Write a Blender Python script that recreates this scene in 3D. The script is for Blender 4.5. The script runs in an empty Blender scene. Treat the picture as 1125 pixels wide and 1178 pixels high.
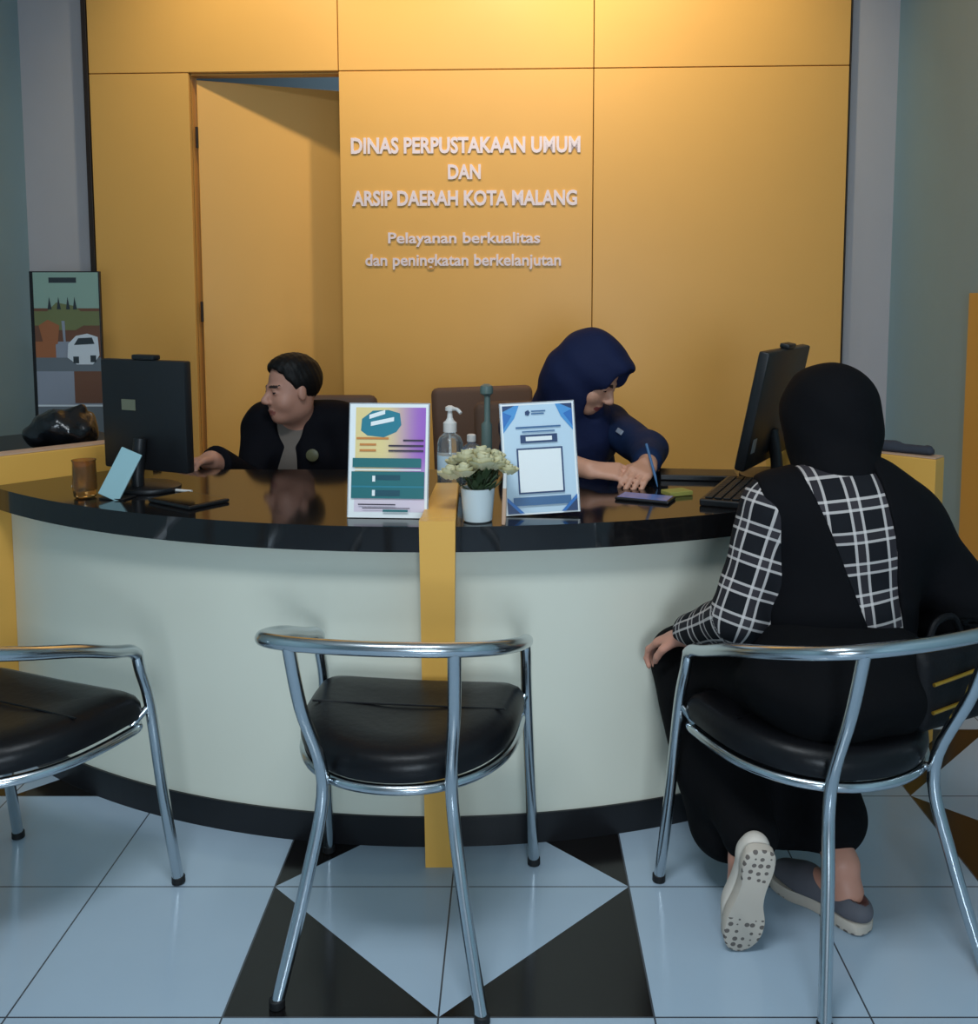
import bpy, bmesh, math, random
import numpy as np
from mathutils import Vector, Matrix, Euler
random.seed(7)
S = bpy.context.scene
COL = S.collection
PI = math.pi
V = Vector

# ------------------------------------------------------------------ materials
def lin(c):
    return tuple(((x/255/12.92) if x/255 <= .04045 else ((x/255+.055)/1.055)**2.4) for x in c)

def mat(name, rgb, rough=.5, metal=0., spec=.5, srgb=True, emit=None, trans=0., ior=1.45, coat=0., bump=None, var=0., sheen=0.):
    m = bpy.data.materials.new(name); m.use_nodes = True
    nt = m.node_tree; b = nt.nodes['Principled BSDF']
    c = lin(rgb) if srgb else rgb
    b.inputs['Base Color'].default_value = (*c, 1)
    b.inputs['Roughness'].default_value = rough
    b.inputs['Metallic'].default_value = metal
    b.inputs['Specular IOR Level'].default_value = spec
    b.inputs['Transmission Weight'].default_value = trans
    b.inputs['IOR'].default_value = ior
    b.inputs['Coat Weight'].default_value = coat
    b.inputs['Sheen Weight'].default_value = sheen
    if emit:
        b.inputs['Emission Color'].default_value = (*lin(emit[0]), 1)
        b.inputs['Emission Strength'].default_value = emit[1]
    if var or bump:
        tc = nt.nodes.new('ShaderNodeTexCoord')
        nz = nt.nodes.new('ShaderNodeTexNoise')
        nz.inputs['Scale'].default_value = (bump[0] if bump else 6.)
        nz.inputs['Detail'].default_value = 4
        nt.links.new(tc.outputs['Object'], nz.inputs['Vector'])
        if var:
            mx = nt.nodes.new('ShaderNodeMix'); mx.data_type = 'RGBA'
            mx.inputs['A'].default_value = (*[x*(1-var) for x in c], 1)
            mx.inputs['B'].default_value = (*[min(1, x*(1+var)) for x in c], 1)
            nt.links.new(nz.outputs['Fac'], mx.inputs['Factor'])
            nt.links.new(mx.outputs['Result'], b.inputs['Base Color'])
        if bump:
            bp = nt.nodes.new('ShaderNodeBump')
            bp.inputs['Strength'].default_value = bump[1]
            bp.inputs['Distance'].default_value = .01
            nt.links.new(nz.outputs['Fac'], bp.inputs['Height'])
            nt.links.new(bp.outputs['Normal'], b.inputs['Normal'])
    return m

class NB:
    """small helper for math node chains"""
    def __init__(s, m): s.nt = m.node_tree
    def m(s, op, a, b=None, c=None):
        n = s.nt.nodes.new('ShaderNodeMath'); n.operation = op
        for i, x in enumerate((a, b, c)):
            if x is None: continue
            if isinstance(x, (int, float)): n.inputs[i].default_value = x
            else: s.nt.links.new(x, n.inputs[i])
        return n.outputs[0]
    def mix(s, f, a, b):
        n = s.nt.nodes.new('ShaderNodeMix'); n.data_type = 'RGBA'
        for k, x in (('Factor', f), ('A', a), ('B', b)):
            if isinstance(x, tuple): n.inputs[k].default_value = (*x, 1)
            elif isinstance(x, (int, float)): n.inputs[k].default_value = x
            else: s.nt.links.new(x, n.inputs[k])
        return n.outputs['Result']

M = {}
M['orange'] = mat('orange_laminate', (232, 177, 96), .36, spec=.35, var=.02)
M['orange_dark'] = mat('orange_groove', (150, 100, 50), .7)
M['orange_fin'] = mat('orange_fin_laminate', (230, 174, 84), .34, spec=.35)
M['dark_trim'] = mat('dark_brown_trim', (44, 34, 30), .5)
M['grey_wall'] = mat('grey_paint', (186, 182, 186), .7, var=.03)
M['teal_wall'] = mat('teal_paint', (150, 178, 186), .45, var=.04)
M['ceiling'] = mat('ceiling_white', (228, 228, 224), .9)
M['back_room'] = mat('back_room_blue_grey', (120, 142, 155), .8)
M['counter'] = mat('counter_pale_laminate', (222, 222, 206), .28, spec=.45, var=.015)
M['granite'] = mat('black_granite', (22, 21, 22), .09, spec=.6, var=.25)
M['kick'] = mat('black_kick', (24, 24, 27), .35)
M['chrome'] = mat('polished_aluminium', (196, 203, 208), .2, metal=1.)
M['rubber'] = mat('black_rubber', (18, 18, 20), .6)
M['vinyl'] = mat('black_vinyl', (16, 16, 19), .36, spec=.3, bump=(60, .06))
M['black_plastic'] = mat('black_plastic', (24, 25, 28), .42)
M['screen'] = mat('dark_screen', (12, 13, 16), .12)
M['grey_label'] = mat('grey_label', (110, 112, 92), .5)
M['silver_label'] = mat('silver_mark', (120, 128, 134), .4)
M['bag_black'] = mat('black_plastic_bag', (16, 17, 21), .22, spec=.6, bump=(22, .6))
M['skin_man'] = mat('skin_man', (186, 136, 116), .5, var=.05)
M['skin_woman'] = mat('skin_woman', (206, 152, 126), .5, var=.05)
M['skin_visitor'] = mat('skin_visitor', (198, 140, 118), .5, var=.05)
M['hair'] = mat('black_hair', (16, 14, 14), .55, spec=.25, bump=(120, .15))
M['brow'] = mat('dark_brow', (46, 32, 28), .6)
M['lip_m'] = mat('lips_man', (146, 90, 82), .45)
M['lip_w'] = mat('lips_woman', (156, 82, 78), .45)
M['eye'] = mat('eye_dark', (40, 32, 30), .25)
M['blazer'] = mat('black_blazer', (14, 14, 20), .8, spec=.12, bump=(40, .15))
M['man_shirt'] = mat('grey_shirt', (112, 102, 94), .8)
M['badge'] = mat('round_badge', (96, 94, 68), .4)
M['navy'] = mat('navy_hijab', (26, 34, 66), .75, spec=.2, bump=(30, .15))
M['navy_uniform'] = mat('navy_uniform', (24, 40, 72), .75, spec=.2, bump=(40, .12))
M['name_tag'] = mat('name_tag_grey', (150, 158, 172), .4)
M['black_cloth'] = mat('black_hijab_cloth', (12, 12, 15), .85, spec=.12, bump=(26, .2))
M['black_trouser'] = mat('black_trousers', (12, 12, 14), .88, spec=.12, bump=(30, .2))
M['gold'] = mat('gold_zip', (206, 158, 60), .3, metal=.8)
M['bag_fabric'] = mat('black_bag_fabric', (14, 14, 17), .6, spec=.25, bump=(80, .15))
M['shoe_cream'] = mat('cream_shoe', (206, 196, 184), .6)
M['shoe_white'] = mat('white_rubber', (222, 220, 214), .5)
M['shoe_grey'] = mat('grey_shoe_fabric', (92, 90, 96), .7)
M['jacket_grey'] = mat('dark_slate_cloth', (52, 56, 66), .8, bump=(40, .2))
M['insole'] = mat('brown_insole', (92, 58, 54), .7)
M['white_pot'] = mat('white_pot', (206, 216, 218), .35)
M['leaf'] = mat('dark_leaf', (48, 66, 36), .6, var=.3)
M['petal'] = mat('cream_petal', (220, 214, 176), .6, var=.06)
M['clear'] = mat('clear_plastic', (236, 242, 244), .08, trans=.9, ior=1.3)
M['white_plastic'] = mat('white_plastic', (226, 224, 220), .35)
M['blue_label'] = mat('blue_label', (58, 104, 160), .4)
M['amber'] = mat('amber_glass', (205, 165, 105), .08, trans=.92, ior=1.4)
M['card_blue'] = mat('pale_blue_card', (150, 186, 192), .35)
M['paper'] = mat('white_paper', (224, 226, 226), .6)
M['stick'] = mat('grey_green_plastic', (98, 118, 114), .4)
M['wood_pale'] = mat('pale_wood', (206, 168, 140), .5)
M['brown_chair'] = mat('brown_upholstery', (112, 84, 68), .7)
M['phone_blue'] = mat('phone_screen_blue', (92, 122, 190), .12)
M['note_green'] = mat('note_yellow_green', (150, 146, 72), .6)
M['acrylic'] = mat('acrylic_edge', (228, 238, 246), .1, trans=.6, ior=1.45)
# sheet inks
for k, c in dict(cream=(236, 226, 190), teal=(38, 112, 116), teal2=(44, 128, 146), teal_dark=(30, 82, 96), ink=(58, 50, 66), lilac=(226, 204, 222), white=(240, 242, 240),
                 sheet_blue=(196, 218, 232), blue=(38, 112, 186), blue_mid=(74, 150, 210), navy_ink=(28, 60, 104), slate=(60, 104, 148), ochre=(226, 178, 84),
                 p_green=(150, 178, 164), p_grey=(150, 156, 170), p_brown=(118, 80, 62), p_rust=(170, 106, 70), p_road=(112, 120, 128), p_white=(220, 226, 232), p_dark=(52, 60, 66), p_olive=(120, 126, 84),
                 orange_text=(208, 134, 70)).items():
    M['ink_'+k] = mat('ink_'+k, c, .45)
M['letter'] = mat('white_letters', (238, 222, 226), .4)

# purple wash printed across the leaflet
def leaflet_mat():
    m = mat('leaflet_print', (255, 255, 255), .4); n = NB(m); nt = m.node_tree
    tc = nt.nodes.new('ShaderNodeTexCoord'); sp = nt.nodes.new('ShaderNodeSeparateXYZ')
    nt.links.new(tc.outputs['Object'], sp.inputs[0])
    mr = nt.nodes.new('ShaderNodeMapRange'); mr.interpolation_type = 'SMOOTHSTEP'
    nt.links.new(sp.outputs[0], mr.inputs['Value']); mr.inputs['From Min'].default_value = -.02; mr.inputs['From Max'].default_value = .085
    mz = nt.nodes.new('ShaderNodeMapRange'); mz.interpolation_type = 'SMOOTHSTEP'
    nt.links.new(sp.outputs[2], mz.inputs['Value']); mz.inputs['From Min'].default_value = .02; mz.inputs['From Max'].default_value = .16
    c1 = n.mix(mr.outputs[0], lin((238, 214, 150)), lin((164, 104, 196)))
    c2 = n.mix(mz.outputs[0], lin((228, 212, 224)), c1)
    nt.links.new(c2, nt.nodes['Principled BSDF'].inputs['Base Color'])
    return m
M['leaflet'] = leaflet_mat()

# black-and-white check for the visitor's shirt, laid out in UV metres
def plaid_mat():
    m = mat('black_white_plaid', (24, 24, 28), .85, spec=.15); n = NB(m); nt = m.node_tree
    uv = nt.nodes.new('ShaderNodeUVMap'); sp = nt.nodes.new('ShaderNodeSeparateXYZ')
    nt.links.new(uv.outputs[0], sp.inputs[0])
    def lines(x, period):
        f = n.m('FRACT', n.m('DIVIDE', x, period))
        a = n.m('LESS_THAN', n.m('ABSOLUTE', n.m('SUBTRACT', f, .30)), .042)
        b = n.m('LESS_THAN', n.m('ABSOLUTE', n.m('SUBTRACT', f, .62)), .042)
        band = n.m('LESS_THAN', n.m('ABSOLUTE', n.m('SUBTRACT', f, .46)), .16)
        return n.m('MAXIMUM', a, b), band
    la, ba = lines(sp.outputs[0], .066); lb, bb = lines(sp.outputs[1], .062)
    band = n.m('MULTIPLY', n.m('ADD', ba, bb), .5)
    line = n.m('MULTIPLY', n.m('ADD', la, lb), .5)
    c = n.mix(band, lin((25, 26, 30)), lin((58, 54, 58)))
    c = n.mix(n.m('MINIMUM', n.m('MULTIPLY', line, 1.5), 1.), c, lin((196, 188, 184)))
    nt.links.new(c, nt.nodes['Principled BSDF'].inputs['Base Color'])
    return m
M['plaid'] = plaid_mat()

def floor_mat():
    m = mat('floor_tiles', (255, 255, 255), .16, spec=.5); n = NB(m); nt = m.node_tree
    tc = nt.nodes.new('ShaderNodeTexCoord'); sp = nt.nodes.new('ShaderNodeSeparateXYZ')
    nt.links.new(tc.outputs['Object'], sp.inputs[0])
    x, y = sp.outputs[0], sp.outputs[1]
    nz = nt.nodes.new('ShaderNodeTexNoise'); nz.inputs['Scale'].default_value = 3.; nz.inputs['Detail'].default_value = 5
    nt.links.new(tc.outputs['Object'], nz.inputs['Vector'])
    light = n.mix(nz.outputs['Fac'], lin((154, 173, 190)), lin((171, 188, 202)))
    col = light
    for cx, cy in ((-.138, 2.085), (-1.338, 2.887), (1.462, 2.487)):
        ax = n.m('ABSOLUTE', n.m('SUBTRACT', x, cx)); ay = n.m('ABSOLUTE', n.m('SUBTRACT', y, cy))
        inb = n.m('LESS_THAN', n.m('MAXIMUM', ax, ay), .4)
        ind = n.m('LESS_THAN', n.m('ADD', ax, ay), .4)
        f = n.m('MULTIPLY', inb, n.m('SUBTRACT', 1., ind))
        col = n.mix(f, col, lin((22, 20, 20)))
    gx = n.m('ABSOLUTE', n.m('SUBTRACT', n.m('FRACT', n.m('ADD', n.m('DIVIDE', n.m('SUBTRACT', x, -.138), .4), 40.5)), .5))
    gy = n.m('ABSOLUTE', n.m('SUBTRACT', n.m('FRACT', n.m('ADD', n.m('DIVIDE', n.m('SUBTRACT', y, 2.085), .4), 40.5)), .5))
    g = n.m('LESS_THAN', n.m('MINIMUM', gx, gy), .0045)
    col = n.mix(g, col, lin((70, 74, 80)))
    nt.links.new(col, nt.nodes['Principled BSDF'].inputs['Base Color'])
    return m
M['floor'] = floor_mat()

def sole_mat():
    m = mat('moulded_sole', (190, 178, 164), .7); n = NB(m); nt = m.node_tree
    tc = nt.nodes.new('ShaderNodeTexCoord'); vo = nt.nodes.new('ShaderNodeTexVoronoi'); vo.inputs['Scale'].default_value = 62
    vo.inputs['Randomness'].default_value = .35
    nt.links.new(tc.outputs['Object'], vo.inputs['Vector'])
    sp = nt.nodes.new('ShaderNodeSeparateXYZ'); nt.links.new(tc.outputs['Object'], sp.inputs[0])
    dot = n.m('LESS_THAN', vo.outputs['Distance'], .33)
    end = n.m('GREATER_THAN', n.m('ABSOLUTE', n.m('SUBTRACT', sp.outputs[1], .118)), .045)
    low = n.m('LESS_THAN', sp.outputs[2], .006)
    c = n.mix(n.m('MULTIPLY', n.m('MULTIPLY', dot, end), low), lin((192, 180, 166)), lin((104, 94, 88)))
    nt.links.new(c, nt.nodes['Principled BSDF'].inputs['Base Color'])
    return m
M['sole'] = sole_mat()

# ------------------------------------------------------------------ object helpers
def empty(name, loc, label, cat, group=None, rz=0., rot=None):
    o = bpy.data.objects.new(name, None); COL.objects.link(o)
    o.empty_display_size = .05
    o.location = loc; o.rotation_euler = rot if rot else (0, 0, rz)
    o['label'] = label; o['category'] = cat
    if group: o['group'] = group
    return o

def tag(o, label, cat, group=None):
    o['label'] = label; o['category'] = cat
    if group: o['group'] = group
    return o

def link_mesh(name, me, mats, parent=None, smooth=False, loc=(0, 0, 0), rz=0., label=None):
    for m in (mats if isinstance(mats, (list, tuple)) else [mats]): me.materials.append(m)
    if smooth:
        me.polygons.foreach_set('use_smooth', [True]*len(me.polygons))
    o = bpy.data.objects.new(name, me); COL.objects.link(o)
    o.location = loc; o.rotation_euler = (0, 0, rz)
    if parent: o.parent = parent
    if label: o['label'] = label
    return o

class MB:
    """collects shapes into one mesh"""
    def __init__(s): s.bm = bmesh.new(); s.mi = 0
    def _setmi(s, faces):
        for f in faces: f.material_index = s.mi
    def box(s, lo, hi, bev=0., mtx=None, seg=2):
        r = bmesh.ops.create_cube(s.bm, size=1)
        vs = r['verts']
        lo, hi = V(lo), V(hi)
        for v in vs:
            v.co = V((lo[i]+(v.co[i]+.5)*(hi[i]-lo[i]) for i in range(3)))
        faces = set(f for v in vs for f in v.link_faces)
        if bev > 0:
            ed = list(set(e for v in vs for e in v.link_edges))
            rr = bmesh.ops.bevel(s.bm, geom=ed, offset=bev, segments=seg, affect='EDGES', profile=.5)
            faces = set(rr['faces'])
            vs = list(set(v for f in faces for v in f.verts) )
            # every vert of this island
            seen = set(vs); stack = list(vs)
            while stack:
                v = stack.pop()
                for e in v.link_edges:
                    w = e.other_vert(v)
                    if w not in seen: seen.add(w); stack.append(w)
            vs = list(seen); faces = set(f for v in vs for f in v.link_faces)
        s._setmi(faces)
        if mtx is not None:
            for v in vs: v.co = mtx @ v.co
        return s
    def prism(s, pts, z0, z1, mtx=None, bev=0.):
        """polygon pts (x,y), extruded z0..z1"""
        a = [s.bm.verts.new((p[0], p[1], z0)) for p in pts]
        b = [s.bm.verts.new((p[0], p[1], z1)) for p in pts]
        n = len(pts); fs = []
        fs.append(s.bm.faces.new(list(reversed(a)))); fs.append(s.bm.faces.new(b))
        for i in range(n):
            j = (i+1) % n
            fs.append(s.bm.faces.new((a[i], a[j], b[j], b[i])))
        s._setmi(fs)
        vs = a+b
        if bev > 0:
            ed = [e for f in fs[:2] for e in f.edges]
            r = bmesh.ops.bevel(s.bm, geom=ed, offset=bev, segments=2, affect='EDGES', profile=.5)
            seen = set(v for f in r['faces'] for v in f.verts); stack = list(seen)
            while stack:
                v = stack.pop()
                for e in v.link_edges:
                    w = e.other_vert(v)
                    if w not in seen: seen.add(w); stack.append(w)
            vs = list(seen); s._setmi(set(f for v in vs for f in v.link_faces))
        if mtx is not None:
            for v in vs: v.co = mtx @ v.co
        return s
    def loft(s, rings, cap=True, closed=True):
        """rings: list of equal-length point lists"""
        R = [[s.bm.verts.new(p) for p in r] for r in rings]
        n = len(R[0]); fs = []
        for a, b in zip(R, R[1:]):
            for i in range(n if closed else n-1):
                j = (i+1) % n
                fs.append(s.bm.faces.new((a[i], a[j], b[j], b[i])))
        if cap:
            fs.append(s.bm.faces.new(list(reversed(R[0])))); fs.append(s.bm.faces.new(R[-1]))
        s._setmi(fs); return s
    def lathe(s, prof, c=(0, 0, 0), n=28, mtx=None):
        rings = []
        for r, z in prof:
            ring = [V((r*math.cos(2*PI*i/n), r*math.sin(2*PI*i/n), z)) for i in range(n)]
            ring = [(mtx @ p if mtx is not None else p)+V(c) for p in ring]
            rings.append(ring)
        return s.loft(rings)
    def tube(s, pts, r, n=12, close=False, rr=None):
        pts = [V(p) for p in pts]; N = len(pts); rings = []
        up = V((0, 0, 1)); prev = None
        for i, p in enumerate(pts):
            if close: t = (pts[(i+1) % N]-pts[i-1]).normalized()
            else: t = (pts[min(i+1, N-1)]-pts[max(i-1, 0)]).normalized()
            if prev is None:
                a = t.cross(up)
                if a.length < .05: a = t.cross(V((0, 1, 0)))
            else: a = prev-t*prev.dot(t)
            a.normalize(); b = t.cross(a); prev = a
            q = rr[i] if rr else r
            rings.append([p+a*q*math.cos(2*PI*k/n)+b*q*math.sin(2*PI*k/n) for k in range(n)])
        if close: rings.append(rings[0]); 
        if close:
            R = [[s.bm.verts.new(p) for p in r_] for r_ in rings[:-1]]; fs = []
            for i in range(N):
                a, b = R[i], R[(i+1) % N]
                for k in range(n):
                    j = (k+1) % n; fs.append(s.bm.faces.new((a[k], a[j], b[j], b[k])))
            s._setmi(fs); return s
        return s.loft(rings)
    def ball(s, c, r, sc=(1, 1, 1), sub=2, mtx=None):
        rr = bmesh.ops.create_icosphere(s.bm, subdivisions=sub, radius=r)
        for v in rr['verts']:
            v.co = V((v.co[i]*sc[i] for i in range(3)))
            if mtx is not None: v.co = mtx @ v.co
            v.co += V(c)
        s._setmi(set(f for v in rr['verts'] for f in v.link_faces)); return s
    def rect(s, x0, x1, z0, z1, y):
        """flat rectangle facing -y, printed ink"""
        vs = [s.bm.verts.new(p) for p in ((x0, y, z0), (x1, y, z0), (x1, y, z1), (x0, y, z1))]
        s._setmi([s.bm.faces.new(vs)]); return s
    def poly(s, pts, y):
        vs = [s.bm.verts.new((p[0], y, p[1])) for p in pts]
        s._setmi([s.bm.faces.new(vs)]); return s
    def build(s, name, mats, parent=None, smooth=False, loc=(0, 0, 0), rz=0., label=None, normals=True):
        if normals: bmesh.ops.recalc_face_normals(s.bm, faces=s.bm.faces)
        me = bpy.data.meshes.new(name); s.bm.to_mesh(me); s.bm.free()
        o = link_mesh(name, me, mats, parent, smooth, loc, rz, label)
        if smooth:
            try: me.set_sharp_from_angle(angle=math.radians(40))
            except Exception: pass
        return o

def spline(pts, per=8, close=False):
    P = [V(p) for p in pts]; n = len(P); out = []
    rng = range(n) if close else range(n-1)
    for i in rng:
        if close: p0, p1, p2, p3 = P[i-1], P[i], P[(i+1) % n], P[(i+2) % n]
        else: p0, p1, p2, p3 = P[max(i-1, 0)], P[i], P[i+1], P[min(i+2, n-1)]
        for k in range(per):
            t = k/per
            out.append(.5*((2*p1)+(p2-p0)*t+(2*p0-5*p1+4*p2-p3)*t*t+(3*p1-p0-3*p2+p3)*t**3))
    if not close: out.append(P[-1])
    return out

def kids(o): return [c for c in bpy.data.objects if c.parent == o]
def copy_tree(o, parent=None):
    c = o.copy(); COL.objects.link(c); c.parent = parent
    for k in kids(o): copy_tree(k, c)
    return c

# ------------------------------------------------------------------ signed-distance bodies
def rotm(zdir, ydir=(0, 1, 0)):
    """3x3 with columns x,y,z: y = forward, z made orthogonal"""
    y = V(ydir).normalized(); z = V(zdir); z = (z-y*z.dot(y)).normalized(); x = y.cross(z)
    return np.array([[x[i], y[i], z[i]] for i in range(3)], dtype=np.float32)

class SDF:
    def __init__(s, vox=.005): s.vox = vox; s.pr = []; s.bb = []
    def cap(s, a, b, ra, rb=None, k=.02, op='add'):
        a = np.array(a, np.float32); b = np.array(b, np.float32); rb = ra if rb is None else rb
        def f(X, Y, Z):
            ba = b-a; L = float(ba @ ba)+1e-9
            t = np.clip(((X-a[0])*ba[0]+(Y-a[1])*ba[1]+(Z-a[2])*ba[2])/L, 0, 1)
            return np.sqrt((X-a[0]-t*ba[0])**2+(Y-a[1]-t*ba[1])**2+(Z-a[2]-t*ba[2])**2)-(ra+(rb-ra)*t)
        m = max(ra, rb)
        s.pr.append((op, k, f, np.minimum(a, b)-m, np.maximum(a, b)+m)); return s
    def ell(s, c, r, R=None, k=.02, op='add', grow=0.):
        c = np.array(c, np.float32); r = np.array(r, np.float32)+grow; R = np.eye(3, dtype=np.float32) if R is None else R
        def f(X, Y, Z):
            P = (X-c[0], Y-c[1], Z-c[2])
            q = [R[0, i]*P[0]+R[1, i]*P[1]+R[2, i]*P[2] for i in range(3)]
            k0 = np.sqrt(sum((q[i]/r[i])**2 for i in range(3)))
            k1 = np.sqrt(sum((q[i]/r[i]**2)**2 for i in range(3)))+1e-9
            return k0*(k0-1)/k1
        m = float(r.max())
        s.pr.append((op, k, f, c-m, c+m)); return s
    def box(s, c, h, R=None, r=.01, k=.01, op='add'):
        c = np.array(c, np.float32); h = np.array(h, np.float32); R = np.eye(3, dtype=np.float32) if R is None else R
        def f(X, Y, Z):
            P = (X-c[0], Y-c[1], Z-c[2])
            q = [np.abs(R[0, i]*P[0]+R[1, i]*P[1]+R[2, i]*P[2])-(h[i]-r) for i in range(3)]
            out = np.sqrt(sum(np.maximum(u, 0)**2 for u in q))
            return out+np.minimum(np.maximum(np.maximum(q[0], q[1]), q[2]), 0)-r
        m = float(np.linalg.norm(h))
        s.pr.append((op, k, f, c-m, c+m)); return s
    def half(s, p, n, k=.004):
        """keep the side where (x-p).n < 0"""
        p = np.array(p, np.float32); n = np.array(n, np.float32); n = n/np.linalg.norm(n)
        s.pr.append(('and', k, lambda X, Y, Z: (X-p[0])*n[0]+(Y-p[1])*n[1]+(Z-p[2])*n[2], None, None)); return s
    def disp(s, fn):
        s.pr.append(('disp', 0, fn, None, None)); return s
    def mesh(s, name):
        vx = s.vox
        lo = np.min([p[3] for p in s.pr if p[0] == 'add'], axis=0)-4*vx
        hi = np.max([p[4] for p in s.pr if p[0] == 'add'], axis=0)+4*vx
        n = np.ceil((hi-lo)/vx).astype(int)+1
        ax = [(lo[i]+vx*np.arange(n[i])).astype(np.float32) for i in range(3)]
        D = np.full(n, .5, np.float32)
        for op, k, f, a, b in s.pr:
            if a is None or op == 'and': sl = [slice(0, n[i]) for i in range(3)]
            else:
                mg = k+5*vx
                sl = [slice(max(0, int((a[i]-mg-lo[i])/vx)), min(n[i], int((b[i]+mg-lo[i])/vx)+2)) for i in range(3)]
                if any(q.stop <= q.start for q in sl): continue
            X = ax[0][sl[0]][:, None, None]; Y = ax[1][sl[1]][None, :, None]; Z = ax[2][sl[2]][None, None, :]
            d = f(X, Y, Z); cur = D[tuple(sl)]
            k = max(k, 1e-4)
            if op == 'add':
                h = np.maximum(k-np.abs(cur-d), 0)/k; D[tuple(sl)] = np.minimum(cur, d)-h*h*k*.25
            elif op == 'sub':
                d = -d; h = np.maximum(k-np.abs(cur-d), 0)/k; D[tuple(sl)] = np.maximum(cur, d)+h*h*k*.25
            elif op == 'and':
                h = np.maximum(k-np.abs(cur-d), 0)/k; D[tuple(sl)] = np.maximum(cur, d)+h*h*k*.25
            elif op == 'disp': D[tuple(sl)] = cur+d
        ins = D < 0
        # naive surface nets
        c8 = [(i, j, k) for i in (0, 1) for j in (0, 1) for k in (0, 1)]
        cs = tuple(q-1 for q in n)
        cnt = np.zeros(cs, np.int8)
        for i, j, k in c8: cnt += ins[i:cs[0]+i, j:cs[1]+j, k:cs[2]+k]
        act = np.argwhere((cnt > 0) & (cnt < 8))
        idx = np.full(cs, -1, np.int32); idx[tuple(act.T)] = np.arange(len(act))
        sm = np.zeros((len(act), 3), np.float64); nc = np.zeros(len(act))
        for p in c8:
            for a in range(3):
                if p[a]: continue
                q = list(p); q[a] = 1
                A = D[act[:, 0]+p[0], act[:, 1]+p[1], act[:, 2]+p[2]]; B = D[act[:, 0]+q[0], act[:, 1]+q[1], act[:, 2]+q[2]]
                x = (A < 0) != (B < 0)
                t = np.where(x, A/np.where(np.abs(A-B) < 1e-9, 1, A-B), 0)
                pos = np.array(p, float)[None, :].repeat(len(act), 0); pos[:, a] += t
                sm[x] += pos[x]; nc[x] += 1
        verts = lo+vx*(act+sm/nc[:, None])
        quads = []
        for a in range(3):
            b, c = (a+1) % 3, (a+2) % 3
            s0 = [slice(1, n[i]-1) for i in range(3)]; s0[a] = slice(0, n[a]-1)
            s1 = list(s0); s1[a] = slice(1, n[a])
            I0 = ins[tuple(s0)]; I1 = ins[tuple(s1)]
            e = np.argwhere(I0 != I1); 
            if not len(e): continue
            fl = I0[tuple(e.T)]
            off = np.ones(3, int); off[a] = 0; e = e+off
            def at(db, dc):
                q = e.copy(); q[:, b] -= db; q[:, c] -= dc
                return idx[q[:, 0], q[:, 1], q[:, 2]]
            Q = np.stack([at(1, 1), at(0, 1), at(0, 0), at(1, 0)], 1)
            Q[~fl] = Q[~fl][:, ::-1]
            quads.append(Q)
        Q = np.concatenate(quads); Q = Q[(Q >= 0).all(1)]
        # two light smoothing passes
        E = np.concatenate([Q[:, [0, 1]], Q[:, [1, 2]], Q[:, [2, 3]], Q[:, [3, 0]]])
        for _ in range(2):
            acc = np.zeros_like(verts); w = np.zeros(len(verts))
            for u, v in ((0, 1), (1, 0)):
                for d in range(3): acc[:, d] += np.bincount(E[:, u], verts[E[:, v], d], len(verts))
                w += np.bincount(E[:, u], minlength=len(verts))
            verts = verts*.5+.5*acc/np.maximum(w, 1)[:, None]
        s.verts, s.quads = verts, Q
        return verts, Q
    def build(s, name, mats, parent, origin=(0, 0, 0), matfn=None, uvfn=None, label=None):
        v, Q = s.mesh(name)
        me = bpy.data.meshes.new(name)
        me.from_pydata((v-np.array(origin)).tolist(), [], Q.tolist())
        me.update()
        o = link_mesh(name, me, mats, parent, True, label=label)
        if matfn is not None:
            c = v[Q].mean(1); me.polygons.foreach_set('material_index', matfn(c).astype(np.int32))
        if uvfn is not None:
            uv = uvfn(v); l = me.uv_layers.new(name='UVMap')
            li = np.empty(len(me.loops), np.int32); me.loops.foreach_get('vertex_index', li)
            l.data.foreach_set('uv', uv[li].astype(np.float32).ravel())
        return o

def T(c, R, p):
    return np.array(c)+R @ np.array(p, np.float32)

def add_head(F, c, R, s=1., grow=0., neck=None, ears=True):
    t = lambda *p: T(c, R, [q*s for q in p])
    e = lambda p, r, k=.015: F.ell(t(*p), [q*s for q in r], R, k*s)
    e((0, -.014, .030), (.073, .092, .086))
    e((0, .020, -.040), (.060, .066, .078), .03)
    e((0, .050, -.092), (.028, .026, .022), .025)
    for q in (-1, 1):
        e((q*.036, .046, -.040), (.026, .028, .026), .02)
        F.ell(t(q*.031, .090, -.004), [.015*s, .012*s, .009*s], R, .012*s, 'sub')
        e((q*.031, .072, -.004), (.0125, .0125, .0105), .003)
        F.cap(t(q*.012, .082, .014), t(q*.046, .070, .016), .007*s, .006*s, .012*s)
        e((q*.011, .094, -.038), (.008, .010, .007), .006)
        if ears:
            e((q*.074, -.006, -.012), (.008, .016, .027), .008)
    F.cap(t(0, .080, .004), t(0, .104, -.030), .008*s, .012*s, .012*s)
    e((0, .078, -.066), (.023, .012, .0065), .005)
    e((0, .074, -.079), (.020, .012, .0075), .005)
    if neck is not None: F.cap(t(0, -.020, -.060), neck, .050*s, .056*s, .03)

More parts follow.
